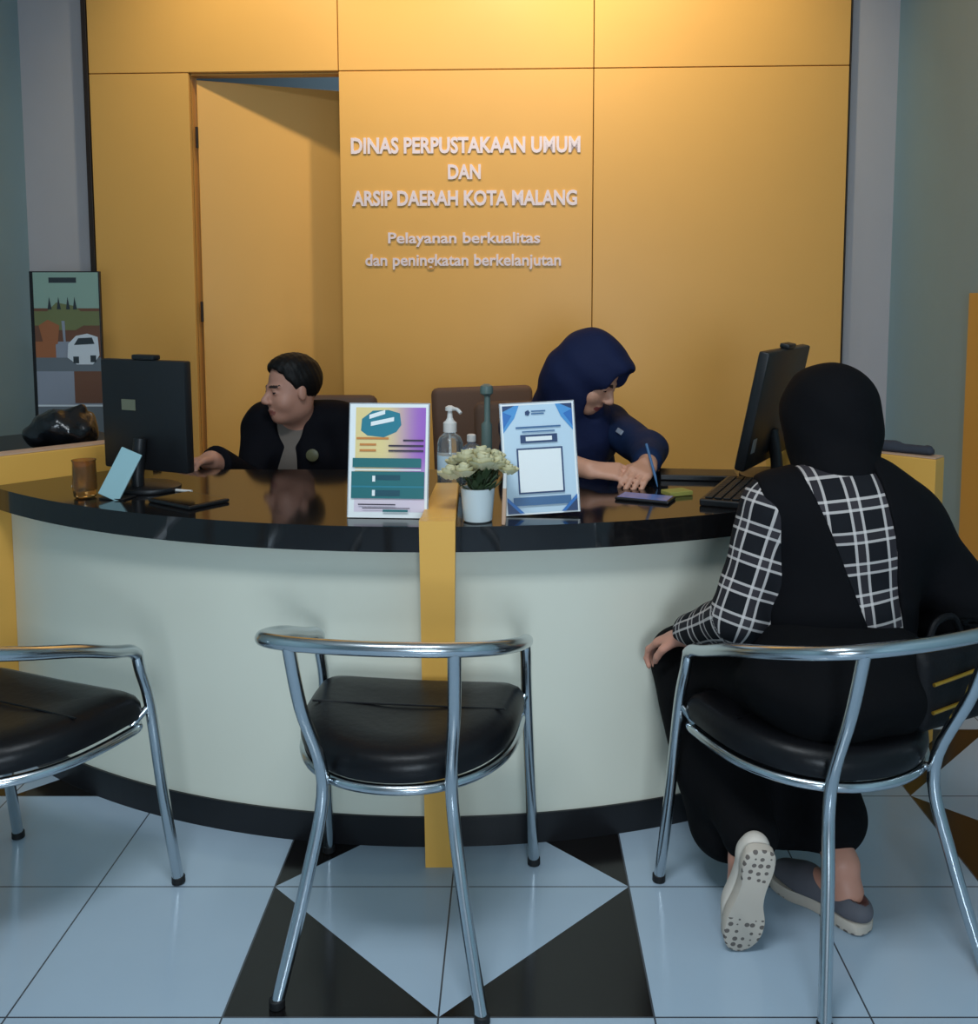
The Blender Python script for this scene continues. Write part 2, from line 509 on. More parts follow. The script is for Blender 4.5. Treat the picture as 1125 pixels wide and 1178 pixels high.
def add_hand(F, w, d, n, s=1., curl=.5, thumb=1, spread=.1):
    """w wrist, d finger direction, n = palm-facing normal, thumb side sign"""
    d = V(d).normalized(); n = V(n); n = (n-d*n.dot(d)).normalized(); x = d.cross(n)*thumb   # x points to the thumb side
    w = V(w); P = lambda a, b, c: tuple(w+d*a*s+x*b*s+n*c*s)
    for b in (-.028, -.010, .010, .028):
        F.cap(P(.012, b*.7, 0), P(.085, b, 0), .0125*s, .0115*s, .014)
    lens = ((.028, .040, 1.0), (.0095, .046, 1.08), (-.0095, .043, 1.03), (-.028, .034, .82))
    for b, l, q in lens:
        a, bb, c = .085, b, 0.; ang = curl*.45
        r = .0092*s
        for i, f in enumerate((1., .68, .52)):
            L = l*f
            a2 = a+L*math.cos(ang); c2 = c+L*math.sin(ang); b2 = bb+L*spread*(b/.03)
            F.cap(P(a, bb, c), P(a2, b2, c2), r, r*.93, .004)
            a, bb, c = a2, b2, c2; ang += curl*1.0; r *= .93
    F.cap(P(.022, .022, .004), P(.050, .046, .014), .0125*s, .0105*s, .008)
    F.cap(P(.050, .046, .014), P(.076, .050, .022+.01*curl), .0100*s, .0095*s, .003)
    F.cap(P(.076, .050, .022+.01*curl), P(.098, .044, .028+.02*curl), .0092*s, .008*s, .003)

# ------------------------------------------------------------------ the setting
def struct(o): o['kind'] = 'structure'; return o

struct(MB().box((-4.5, -4, -.1), (4.5, 7, 0)).build('floor', M['floor']))
struct(MB().box((-4.5, -4, 3.45), (4.5, 7, 3.55)).build('ceiling', M['ceiling']))
WO = (-.2, 4.75, 0); WA = math.radians(-2.8)     # the orange panelling stands very slightly askew
# orange feature wall: panels on a backing, opening for the door
wb = MB()
g = .002
zt = 3.45
def pan(x0, x1, z0, z1): wb.box((x0+g, 0, z0+g), (x1-g, .03, z1-g), .002, seg=1)
pan(-1.86, -1.366, 0, 2.40)
pan(-.637, .583, 0, 2.40); pan(.583, 1.775, 0, 2.40)
pan(-1.86, -.637, 2.40, zt); pan(-.637, .583, 2.40, zt); pan(.583, 1.775, 2.40, zt)
wb.mi = 1
wb.box((-1.86, .03, 0), (-1.366, .10, zt)); wb.box((-.637, .03, 0), (1.775, .10, zt)); wb.box((-1.366, .03, 2.40), (-.637, .10, zt))
wb.mi = 0
wb.box((-1.372, .03, 0), (-1.3655, .101, 2.40)); wb.box((-.6375, .03, 0), (-.631, .101, 2.40)); wb.box((-1.366, .03, 2.394), (-.637, .101, 2.4005))
struct(wb.build('wall_back', [M['orange'], M['orange_dark']], loc=WO, rz=WA))
struct(MB().box((-1.886, -.004, 0), (-1.862, .10, zt), .002).build('trim_1', M['dark_trim'], loc=WO, rz=WA))
struct(MB().box((1.777, .006, 0), (1.784, .10, zt), .002).build('trim_2', M['dark_trim'], loc=WO, rz=WA))
# door leaf swung into the back room, hinged on the left
dl = bpy.data.objects.new('door_1', None); COL.objects.link(dl); dl['kind'] = 'structure'
ca, sa = math.cos(WA), math.sin(WA)
def wl(x, y, z=0): return (WO[0]+x*ca-y*sa, WO[1]+x*sa+y*ca, z)
dl.location = wl(-1.345, .045); dl.rotation_euler = (0, 0, WA+math.radians(24))
MB().box((0, 0, .01), (.70, .038, 2.375), .003).build('leaf', M['orange'], dl)
h = MB()
for z in (.35, 1.25, 2.1): h.tube([(-.006, -.004, z-.05), (-.006, -.004, z+.05)], .007)
h.build('hinges', M['dark_trim'], dl)
# room seen over the open door
struct(MB().box((-3.2, 6.6, 0), (1., 6.7, 3.45)).build('wall_rear', M['back_room']))
# grey walls either side and teal side walls
struct(MB().box((-4.5, 4.95, 0), (-2.02, 5.05, 3.45)).build('wall_left', M['grey_wall']))
struct(MB().box((1.56, 4.72, 0), (4.5, 4.80, 3.45)).build('wall_right', M['grey_wall']))
struct(MB().box((-2.62, -4, 0), (-2.44, 4.95, 3.45)).build('wall_west', M['teal_wall']))
wr = MB(); wr.box((1.82, -4, 0), (2.0, 4.72, 3.45))
struct(wr.build('wall_east', M['teal_wall']))
struct(MB().box((1.79, 3.45, 0), (1.82, 3.84, 1.34), .004).build('trim_3', M['orange_fin']))

# lettering on the wall
def text_mesh(body, x0, x1, z0, z1, bold=.02, depth=.006):
    cu = bpy.data.curves.new('t', 'FONT'); cu.body = body; cu.size = 1; cu.offset = bold; cu.extrude = .02; cu.resolution_u = 3
    ob = bpy.data.objects.new('t', cu); COL.objects.link(ob)
    dg = bpy.context.evaluated_depsgraph_get()
    me = bpy.data.meshes.new_from_object(ob.evaluated_get(dg))
    bpy.data.objects.remove(ob); bpy.data.curves.remove(cu)
    co = np.empty(len(me.vertices)*3); me.vertices.foreach_get('co', co); co = co.reshape(-1, 3)
    lo, hi = co.min(0), co.max(0)
    out = np.empty_like(co)
    out[:, 0] = x0+(co[:, 0]-lo[0])/(hi[0]-lo[0])*(x1-x0)
    out[:, 2] = z0+(co[:, 1]-lo[1])/(hi[1]-lo[1])*(z1-z0)
    out[:, 1] = -(co[:, 2]-lo[2])/(hi[2]-lo[2])*depth
    me.vertices.foreach_set('co', out.ravel()); me.update()
    return me
wt = empty('wall_lettering', WO, 'raised white lettering naming the library on the orange back wall', 'lettering', rz=WA)
for body, x0, x1, z0, z1, b in (('DINAS PERPUSTAKAAN UMUM', -.580, .522, 2.008, 2.086, .032), ('DAN', -.112, .046, 1.886, 1.957, .032),
                                ('ARSIP DAERAH KOTA MALANG', -.578, .508, 1.760, 1.834, .032), ('Pelayanan berkualitas', -.405, .332, 1.565, 1.634, .02),
                                ('dan peningkatan berkelanjutan', -.518, .432, 1.455, 1.530, .02)):
    link_mesh('text_line', text_mesh(body, x0, x1, z0, z1, b), M['letter'], wt)

# ------------------------------------------------------------------ reception desk: a curved counter between radial fins
DC = V((-.2, 4.08, 0))
def pol(r, a, z=0): return V((DC.x+r*math.sin(a), DC.y-r*math.cos(a), z))     # a = 0 faces the visitors
AL, AR = -math.radians(42.0), math.radians(46.8)
desk = empty('reception_desk', (-.2, 2.6, 0), 'curved reception counter with pale front and glossy black top', 'reception desk')
dz = V(desk.location)
def arc(r, n=64, a0=AL, a1=AR): return [pol(r, a0+(a1-a0)*i/n) for i in range(n+1)]
front = arc(1.88)
def endpt(a):
    r = (DC.y-2.95)/math.cos(a); return pol(r, a)
poly = [(p-dz) for p in front]+[endpt(AR)-dz, endpt(AL)-dz]
MB().prism([(p.x, p.y) for p in poly], .74, .80, bev=.006).build('desktop', M['granite'], desk, label='glossy black stone desktop')
def shell(r0, r1, z0, z1):
    n = 64; a = arc(r1, n); b = arc(r0, n)
    pts = [(p-dz) for p in a]+[(p-dz) for p in reversed(b)]
    return MB().prism([(p.x, p.y) for p in pts], z0, z1)
o = shell(1.80, 1.83, .075, .74).build('front_panel', M['counter'], desk, label='pale grey-green curved front panel')
for p in o.data.polygons: p.use_smooth = True
o.data.set_sharp_from_angle(angle=math.radians(30))
shell(1.79, 1.836, 0, .075).build('kick_board', M['kick'], desk, label='black skirting along the foot')
for a in (-.30, .36):
    sp = MB()
    q = [pol(1.79, a-.008), pol(1.79, a+.008), pol(1.25, a+.008), pol(1.25, a-.008)]
    sp.prism([((p-dz).x, (p-dz).y) for p in q], 0, .74)
    sp.build('support_panel', M['counter'], desk)

def fin(name, a, r0, r1, th, z, label, base=DC):
    """radial orange board from floor to z"""
    o = empty(name, pol(r1, a), label, 'divider panel', 'orange divider panels of the counter')
    e = V((math.sin(a), -math.cos(a), 0)); t = V((-e.y, e.x, 0)); L = o.location
    return o, e, t, L
o, e, t, L = fin('divider_panel', .002, 1.465, 1.921, .08, .823, 'narrow orange divider in the middle of the counter, behind the empty chair')
# L-shape: upright in front of the counter, bar lying on the desktop
R0 = DC
def radial(mb, a, r0, r1, w0, w1, z0, z1, off, bev=.003):
    e = V((math.sin(a), -math.cos(a), 0)); t = V((-e.y, e.x, 0))
    c = [DC+e*r0-t*w0/2, DC+e*r1-t*w1/2, DC+e*r1+t*w1/2, DC+e*r0+t*w0/2]
    mb.prism([((p-off).x, (p-off).y) for p in c], z0, z1, bev=bev)
mb = MB(); e0 = V((0, -1, 0))
def taper(mb, a, r0, r1, w_b, w_t, z0, z1, off):
    e = V((math.sin(a), -math.cos(a), 0)); t = V((-e.y, e.x, 0))
    rings = []
    for w, z in ((w_b, z0), (w_t, z1)):
        rings.append([DC+e*r0-t*w/2-off+V((0, 0, z)), DC+e*r1-t*w/2-off+V((0, 0, z)), DC+e*r1+t*w/2-off+V((0, 0, z)), DC+e*r0+t*w/2-off+V((0, 0, z))])
    mb.loft(rings)
taper(mb, .015, 1.887, 1.921, .066, .082, 0, .823, L)
mb.build('upright', M['orange_fin'], o)
mb = MB(); radial(mb, .015, 1.465, 1.887, .062, .082, .8005, .823, L); mb.build('top_bar', M['orange_fin'], o)
for a, lab, sgn in ((AL, 'orange end panel at the left end of the counter, below the black bag', -1), (AR, 'orange end panel at the right end of the counter, behind the seated visitor', 1)):
    o, e, t, L = fin('divider_panel', a, 1.40, 1.935, .065, .88, lab)
    mb = MB()
    zf = .88 if sgn < 0 else .862
    c = [DC+e*1.40+t*sgn*.002, DC+e*1.935+t*sgn*.002, DC+e*1.935+t*sgn*.067, DC+e*1.40+t*sgn*.067]
    mb.prism([((p-L).x, (p-L).y) for p in c], 0, zf, bev=.004)
    mb.build('board', M['orange_fin'], o)
    mb = MB(); c = [DC+e*1.401+t*sgn*.003, DC+e*1.934+t*sgn*.003, DC+e*1.934+t*sgn*.066, DC+e*1.401+t*sgn*.066]
    mb.prism([((p-L).x, (p-L).y) for p in c], zf+.0005, zf+.004); mb.build('top_edge', M['wood_pale'], o)

# side cabinet left of the counter
e = V((math.sin(AL), -math.cos(AL), 0)); t = V((-e.y, e.x, 0))
cab = empty('side_cabinet', DC+e*1.65-t*.36, 'dark-topped orange side cabinet left of the counter carrying a black bag', 'cabinet', rz=math.atan2(e.y, e.x))
MB().box((-.30, -.28, .05), (.26, .28, .815), .004).build('body', M['orange_fin'], cab)
MB().box((-.32, -.285, .816), (.28, .285, .85), .005).build('top', M['kick'], cab, label='black top slab')
MB().box((-.28, -.26, 0), (.24, .26, .05)).build('plinth', M['kick'], cab)
for s_ in (-1, 1):
    d = MB().box((.261, .005 if s_ > 0 else -.275, .07), (.277, .275 if s_ > 0 else -.005, .805), .003).build('door', M['orange_fin'], cab)
    MB().box((.278, .02*s_-.006, .5), (.292, .02*s_+.006, .62), .003).build('handle', M['chrome'], d)

# black plastic bag
F = SDF(.006)
bc = np.array((-1.41, 3.02, .916))
F.ell(bc, (.100, .085, .064), None, .02).ell(bc+(.045, .02, .0), (.06, .06, .052)).ell(bc+(-.055, -.01, -.015), (.055, .06, .04)).cap(bc+(.03, 0, .03), bc+(.06, .01, .058), .022, .012)
F.disp(lambda X, Y, Z: .006*np.sin(38*X+9*Z)*np.sin(47*Z+13*Y)+.004*np.sin(90*X+60*Y)*np.sin(70*Z))
F.half((0, 0, .852), (0, 0, -1))
tag(F.build('plastic_bag', [M['bag_black']], None), 'crumpled shiny black plastic bag on the side cabinet left of the monitor', 'bag')

# poster stand behind the cabinet
ps = empty('poster_stand', (-1.955, 4.25, 0), 'tall printed poster on a stand against the grey wall at left', 'poster')
MB().box((-.145, 0, .42), (.160, .02, 1.435), .002).build('board', M['black_plastic'], ps)
pm = [M['ink_'+k] for k in ('p_green', 'p_grey', 'p_brown', 'p_rust', 'p_road', 'p_white', 'p_dark', 'p_olive')]
mb = MB()
def R_(i, *a): mb.mi = i; mb.rect(*a)
R_(1, -.128, .155, .43, 1.43, -.0012); R_(0, -.128, .155, 1.27, 1.43, -.0016); R_(6, -.06, .06, 1.385, 1.408, -.002)
R_(2, -.128, .155, 1.06, 1.275, -.002); R_(7, -.128, .155, 1.20, 1.262, -.0024); R_(3, -.128, -.03, 1.06, 1.13, -.0024); R_(1, -.04, .04, 1.06, 1.13, -.0026); R_(4, -.128, .155, 1.00, 1.06, -.0028)
R_(1, -.128, .035, .80, 1.00, -.003); R_(2, .035, .155, .86, 1.00, -.003); R_(5, -.128, .155, .845, .853, -.0034); R_(4, -.128, .155, .43, .845, -.0034)
mb.mi = 7; mb.poly([(-.10, 1.235), (-.03, 1.30), (.05, 1.285), (.12, 1.22), (.05, 1.18), (-.06, 1.18)], -.0036)
mb.mi = 6
for x in (-.06, -.02, .02, .05): mb.poly([(x-.008, 1.27), (x, 1.325), (x+.01, 1.27)], -.004)
mb.mi = 3; mb.poly([(-.11, 1.20), (-.07, 1.225), (-.02, 1.20), (-.03, 1.12), (-.09, 1.11)], -.004)
mb.mi = 5; mb.poly([(.01, 1.06), (.015, 1.12), (.05, 1.155), (.10, 1.165), (.145, 1.15), (.15, 1.07), (.12, 1.03), (.05, 1.03)], -.0042)
mb.mi = 6; mb.poly([(.04, 1.115), (.06, 1.145), (.12, 1.148), (.13, 1.12)], -.0046); mb.rect(.035, .06, 1.035, 1.065, -.0046); mb.rect(.11, .135, 1.04, 1.07, -.0046)
mb.mi = 1; mb.poly([(-.01, 1.22), (.0, 1.06), (.006, 1.06), (.004, 1.22)], -.0044)
mb.build('printed_sheet', pm, ps, normals=False)
MB().tube([(0, .03, .02), (0, .03, .5)], .012).build('pole', M['chrome'], ps)
MB().lathe([(.17, 0), (.17, .012), (.02, .025)], (0, .03, 0)).build('base', M['black_plastic'], ps)

# ------------------------------------------------------------------ aluminium armchairs
def make_chair(loc, rz, label):
    grp = 'aluminium bistro armchairs in front of the counter'
    c = empty('armchair', loc, label, 'chair', grp, rz)
    half = [(.128, -.282, .713), (.208, -.235, .702), (.246, -.13, .672), (.252, -.01, .636), (.243, .09, .598), (.235, .145, .580), (.233, .168, .564)]
    rail = [(-x, y, z) for x, y, z in reversed(half)]+[(0, -.297, .716)]+half
    mb = MB(); mb.tube(spline(rail, 6), .0135, 14)
    mb.build('arm_rail', M['chrome'], c, True, label='bent tube forming back and arms')
    for s in (-1, 1):
        l = MB(); l.tube(spline([(s*.150, -.275, .708), (s*.143, -.238, .58), (s*.125, -.168, .40), (s*.150, -.200, .22), (s*.194, -.255, .008)], 6), .0125, 14)
        lo = l.build('leg', M['chrome'], c, True)
        MB().lathe([(.0115, 0), (.015, .002), (.0148, .016), (.0128, .018)], (s*.194, -.255, 0), 16).build('foot_cap', M['rubber'], lo, True)
        l = MB(); l.tube(spline([(s*.233, .168, .566), (s*.2345, .174, .53), (s*.234, .200, .44), (s*.240, .225, .22), (s*.247, .255, .008)], 6), .0125, 14)
        lo = l.build('leg', M['chrome'], c, True)
        MB().lathe([(.0115, 0), (.015, .002), (.0148, .016), (.0128, .018)], (s*.247, .255, 0), 16).build('foot_cap', M['rubber'], lo, True)
        for p_, q_ in (((s*.215, .165, .405), (s*.234, .198, .44)), ((s*.112, -.140, .398), (s*.127, -.166, .40))):
            b = MB(); b.tube([p_, q_], .008, 10); b.build('bracket', M['chrome'], c, True)
    # seat outline, straight in front and round behind
    def outline(sc, z, dip=0.):
        pts = []
        ctrl = [(-.218, .19), (-.12, .205), (0, .208), (.12, .205), (.218, .19), (.232, .13), (.222, .0), (.175, -.10), (.095, -.165), (0, -.185), (-.095, -.165), (-.175, -.10), (-.222, .0), (-.232, .13)]
        for p in spline([(x, y, 0) for x, y in ctrl], 5, True):
            x, y = p.x*sc, (p.y-.02)*sc+.02
            pts.append(V((x, y, z+dip*((abs(x)/.22)**2*.5+max(0, y-.08)*.6))))
        return pts
    rg = MB(); rg.tube([p for p in outline(.97, .397)], .0105, 12, close=True)
    rg.build('seat_ring', M['chrome'], c, True)
    st = MB(); st.loft([outline(*q) for q in ((.90, .4085, .0), (.985, .411, .01), (1.005, .424, .012), (.995, .440, .016), (.96, .453, .018), (.90, .462, .02), (.8, .468, .022), (.5, .466, .024), (.2, .463, .02), (.02, .462, .02))])
    so = st.build('seat_pad', M['vinyl'], c, True, label='black padded vinyl seat')
    sm = MB(); sm.tube([(x, .045-.02*(x/.2)**2, .4680+.02*((abs(x)/.22)**2*.5)-.001*(1-(x/.2)**2)) for x in [-.205+.041*i for i in range(11)]], .0022, 6)
    sm.build('seam', M['vinyl'], so, True)
    return c
ch = make_chair((-.223, 1.945, 0), -math.radians(6), 'empty aluminium armchair with black seat, alone in front of the orange divider')
for loc, rz, lab in (((-1.085, 1.956, 0), -math.radians(22), 'empty aluminium armchair cut off by the left edge of the photo'),
                     ((.655, 1.958, 0), math.radians(21), 'aluminium armchair at right with the visitor in black sitting on it')):
    c = copy_tree(ch); c.location = loc; c.rotation_euler = (0, 0, rz); c['label'] = lab

# ------------------------------------------------------------------ things on the desk (top at z = .80)
ZD = .8005
def monitor(loc, rz, tilt, w, h, label, marks):
    m = empty('computer_monitor', loc, label, 'monitor', 'monitors on the counter', rz)
    mtx = Matrix.Translation((0, 0, .05)) @ Matrix.Rotation(tilt, 4, 'X')
    # local -y is the back (turned to the visitors), +y the screen
    mb = MB(); mb.box((-w/2, -.012, 0), (w/2, .018, h), .006, mtx); mb.build('casing', M['black_plastic'], m, True)
    mb = MB(); mb.box((-w/2+.012, .0182, .018), (w/2-.012, .0200, h-.012), 0, mtx); mb.build('screen', M['screen'], m)
    mb = MB(); mb.box((-.035, -.012, h), (.045, .016, h+.014), .004, mtx); mb.build('webcam', M['black_plastic'], m, True)
    mb = MB(); mb.tube(spline([(0, -.04, .012), (0, -.04, .05), (0, -.026, .14)], 5), .018, 12); mb.build('neck', M['black_plastic'], m, True)
    mb = MB(); mb.prism([(.11*math.cos(2*PI*i/28), -.02+.085*math.sin(2*PI*i/28)) for i in range(28)], 0, .013, bev=.003); mb.build('foot', M['black_plastic'], m, True)
    for mm, x0, x1, z0, z1, y in marks:
        mb = MB(); mb.box((x0, y-.001, z0), (x1, y, z1), 0, mtx); mb.build('sticker', mm, m)
    return m
monitor((-1.008, 2.66, ZD), -math.radians(24), math.radians(.5), .30, .305, 'black monitor seen from behind at the left end of the counter', [(M['grey_label'], -.075, -.025, .165, .195, -.0125)])
monitor((.735, 2.83, ZD), math.radians(60), math.radians(11), .46, .335, 'black monitor half hidden behind the seated visitor', [(M['silver_label'], -.205, -.170, .050, .090, -.0125)])

# leaflet holder
def sheet_stand(name, loc, rz, lean, roll, w, h, label, sheetfn, mats):
    r = empty(name, loc, label, 'sign', None, rot=(lean, roll, rz))
    mb = MB(); mb.box((-w/2-.003, .0, .0), (w/2+.003, .004, h+.003), .001); mb.build('acrylic_panel', M['acrylic'], r, label='clear acrylic backing')
    mb = MB(); mb.box((-w/2, .02, -.0005), (w/2, .024, .06), .001, Matrix.Rotation(-lean, 4, 'X') ); 
    mb.box((-w/2, .0042, .0), (w/2, .026, .004), .0008, Matrix.Rotation(-lean*.6, 4, 'X'))
    mb.build('foot', M['acrylic'], r, label='clear acrylic foot')
    mb = MB(); sheetfn(mb, w, h); mb.build('printed_sheet', mats, r, normals=False)
    return r
def leaflet(mb, w, h):
    y = -.0006; d = .0003; st = [0]
    def q(i, *a): st[0] += 1; mb.mi = i; mb.rect(*a, y-d*st[0])
    W = w/2
    q(0, -W, W, 0, h); q(1, -W+.014, W-.006, .014, h-.008)
    st[0] += 1; mb.mi = 3; mb.poly([(-.068, .208), (-.052, .196), (-.012, .192), (.018, .205), (.030, .222), (.026, .250), (-.002, .258), (-.04, .256), (-.066, .236)], y-d*st[0])
    for x0, x1, z, k in ((-.048, -.010, .236, .010), (-.044, .012, .219, .010)):
        st[0] += 1; mb.mi = 4; mb.poly([(x0, z), (x1, z+.012), (x1, z+.012+k), (x0, z+k)], y-d*st[0])
    for x0, x1, z in ((-.078, .0, .187), (-.07, -.03, .172), (-.07, -.03, .158)): q(7, x0, x1, z, z+.005)
    for x0, x1, z in ((.035, .085, .183), (.0, .085, .170), (.0, .085, .158)): q(6, x0, x1, z, z+.004)
    q(2, -.086, .080, .120, .142); q(5, -.088, .088, .046, .110); q(3, -.088, .088, .072, .076)
    q(8, -.03, .03, .090, .102); q(8, -.03, .03, .052, .066); q(4, -.037, -.030, .086, .100); q(4, -.037, -.030, .052, .066)
    q(4, -.08, .08, .113, .116)
    q(6, -.07, .02, .030, .033); q(6, -.06, .055, .022, .024); q(5, -.01, .05, .0145, .020)
sheet_stand('leaflet_stand', (-.300, 2.285, ZD+.001), -.06, -math.radians(10), 0, .19, .272, 'cream and purple notice with teal boxes on the desk, left of the divider', leaflet,
            [M['ink_white'], M['leaflet'], M['ink_teal'], M['ink_teal2'], M['ink_white'], M['ink_teal'], M['ink_ink'], M['ink_orange_text'], M['ink_teal_dark']])
def qr_sheet(mb, w, h):
    y = -.0006; d = .0003; st = [0]
    def q(i, *a): st[0] += 1; mb.mi = i; mb.rect(*a, y-d*st[0])
    def p(i, pts): st[0] += 1; mb.mi = i; mb.poly(pts, y-d*st[0])
    W = w/2
    q(0, -W, W, 0, h); q(1, -W+.004, W-.004, .004, h-.004)
    p(2, [(-W+.004, h-.004), (-W+.004, h-.070), (-W+.032, h-.035), (-W+.045, h-.004)]); p(3, [(-W+.004, h-.018), (-W+.004, h-.060), (-W+.026, h-.028)])
    p(4, [(-W+.004, h-.004), (-W+.004, h-.018), (-W+.034, h-.004)])
    p(2, [(W-.004, h-.004), (W-.045, h-.004), (W-.032, h-.035), (W-.004, h-.070)]); p(3, [(W-.004, h-.018), (W-.026, h-.028), (W-.004, h-.060)])
    p(4, [(W-.004, h-.004), (W-.034, h-.004), (W-.004, h-.018)])
    p(4, [(-.030, h-.020), (-.022, h-.016), (-.018, h-.022), (-.022, h-.030), (-.030, h-.028)])
    q(5, -.015, .020, h-.021, h-.018); q(5, -.015, .016, h-.027, h-.024)
    q(5, -.055, .055, h-.060, h-.056); q(5, -.040, .040, h-.070, h-.067)
    q(4, -.045, .045, h-.096, h-.076); q(6, -.032, .032, h-.091, h-.081)
    # the square frame stays empty
    q(4, -.056, .056, .050, .160); q(6, -.052, .052, .054, .156)
    q(5, -.07, .07, .022, .042); p(4, [(W-.004, .004), (W-.004, .034), (W-.034, .004)]); p(4, [(-W+.004, .004), (-W+.034, .004), (-W+.004, .034)])
    p(3, [(W-.004, .034), (W-.004, .044), (W-.044, .004), (W-.034, .004)]); p(3, [(-W+.004, .034), (-W+.034, .004), (-W+.044, .004), (-W+.004, .044)])
sheet_stand('scan_code_sign', (.073, 2.312, ZD+.005), .10, -math.radians(9), -math.radians(2.5), .178, .268, 'white and blue notice with an empty square frame, right of the flower pot', qr_sheet,
            [M['ink_white'], M['ink_sheet_blue'], M['ink_blue_mid'], M['ink_blue'], M['ink_navy_ink'], M['ink_slate'], M['ink_white']])

# potted flowers
pot = empty('flower_pot', (-.083, 2.262, ZD), 'white pot of cream artificial roses standing on the desk right of the divider', 'potted flowers')
MB().lathe([(.030, 0), (.034, .003), (.040, .075), (.041, .080), (.037, .080), (.034, .070)], n=32).build('pot', M['white_pot'], pot, True)
lv = MB()
for i in range(70):
    a = random.uniform(0, 2*PI); r = random.uniform(.004, .052); z = random.uniform(.075, .128)
    c = V((r*math.cos(a), r*math.sin(a), z)); d = V((math.cos(a)*.7, math.sin(a)*.7, random.uniform(.2, 1.2))).normalized(); s = d.cross(V((0, 0, 1))).normalized()
    L = random.uniform(.022, .036); wd = .008
    q = [c-d*L*.5, c+s*wd-d*L*.05, c+s*wd*.7+d*L*.3, c+d*L*.6, c-s*wd*.7+d*L*.3, c-s*wd-d*L*.05]
    up = s.cross(d)*.0012
    lv.loft([[p-up for p in q], [p+up for p in q]])
for i in range(14):
    a = i*2.4; r = .02; lv.tube([(r*.5*math.cos(a), r*.5*math.sin(a), .07), (1.6*r*math.cos(a), 1.6*r*math.sin(a), .125)], .0018, 6)
lv.build('foliage', M['leaf'], pot)
for i, (x, y, z, r) in enumerate(((-.062, -.012, .118, .024), (-.026, .012, .150, .026), (.014, -.018, .146, .029), (.046, .005, .138, .024), (-.030, -.035, .128, .023), (.008, .025, .158, .024), (.074, -.016, .126, .018), (-.052, .03, .138, .02), (.04, .035, .15, .02))):
    f = MB()
    f.ball((x, y, z), r*.5, sub=2)
    for ring, (n, tl, rr) in enumerate(((3, .25, .55), (5, .6, .78), (6, 1.0, .95))):
        for k in range(n):
            a = 2*PI*k/n+ring*.5+i
            pts = []
            for u in range(5):
                th = -.25+u/4*(1.15-.2*ring)
                row = []
                for v_ in range(5):
                    b = a+(v_/4-.5)*(2*PI/n)*1.25
                    rad = r*rr*(math.sin(PI*(.18+.32*u/4)))*(1+.22*ring*u/4)
                    row.append(V((x+rad*math.cos(b), y+rad*math.sin(b), z+r*(-.55+u/4*(1.25-.28*ring))-.08*r*abs(v_-2))))
                pts.append(row)
            f.loft(pts, cap=False, closed=False)
    f.build('blossom', M['petal'], pot, True, normals=False)

# hand-sanitizer pump bottle and the bottle beside it
pb = empty('pump_bottle', (-.176, 2.70, ZD), 'clear pump bottle with white nozzle on the desk behind the divider', 'bottle')
MB().lathe([(.034, 0), (.036, .004), (.036, .118), (.030, .136), (.014, .148), (.014, .156)], n=28).build('body', M['clear'], pb, True)
MB().lathe([(.0362, .03), (.0366, .031), (.0366, .085), (.0362, .086)], n=28).build('label_band', M['ink_sheet_blue'], pb, True)
mb = MB(); mb.lathe([(.019, .150), (.019, .176), (.012, .182), (.008, .19), (.006, .21)], n=20); mb.lathe([(.013, .21), (.013, .220), (.006, .224)], n=20)
mb.tube(spline([(0, 0, .214), (.02, -.02, .216), (.032, -.032, .206)], 4), .005, 8); mb.tube([(0, 0, .15), (0, 0, .02)], .003, 8)
mb.build('pump', M['white_plastic'], pb, True)
sb = empty('spray_bottle', (-.118, 2.74, ZD), 'small bottle with blue label beside the pump bottle', 'bottle')
MB().lathe([(.027, 0), (.029, .003), (.029, .085), (.022, .105), (.011, .113), (.011, .12)], n=24).build('body', M['clear'], sb, True)
MB().lathe([(.0292, .05), (.0297, .051), (.0297, .088), (.0292, .089)], n=24).build('label_band', M['blue_label'], sb, True)
MB().lathe([(.013, .117), (.013, .135), (.009, .138)], n=20).build('cap', M['white_plastic'], sb, True)

# slim stick with a round head
ms = empty('microphone', (-.078, 2.86, ZD), 'slim grey-green upright stick with a round head behind the flowers', 'microphone')
MB().lathe([(.035, 0), (.035, .012), (.012, .018)]).build('base', M['black_plastic'], ms, True)
MB().tube([(0, 0, .015), (0, 0, .15), (.002, 0, .16), (.002, 0, .235)], .012, 12, rr=[.016, .016, .009, .009]).build('stem', M['stick'], ms, True)
MB().lathe([(.012, .236), (.019, .242), (.020, .252), (.018, .264), (.008, .270)], n=24).build('head', M['stick'], ms, True)
# pale stick by the pot
pn = empty('pencil', (-.022, 2.222, ZD), 'pale slim pencil standing beside the white flower pot', 'pencil')
MB().tube([(0, 0, .0), (.001, .001, .012), (.003, .002, .085)], .0045, 8, rr=[.0045, .0055, .005]).build('barrel', M['wood_pale'], pn)
MB().tube([(.003, .002, .0852), (.004, .003, .12)], .005, 8, rr=[.005, .004]).build('cap', M['white_plastic'], pn)

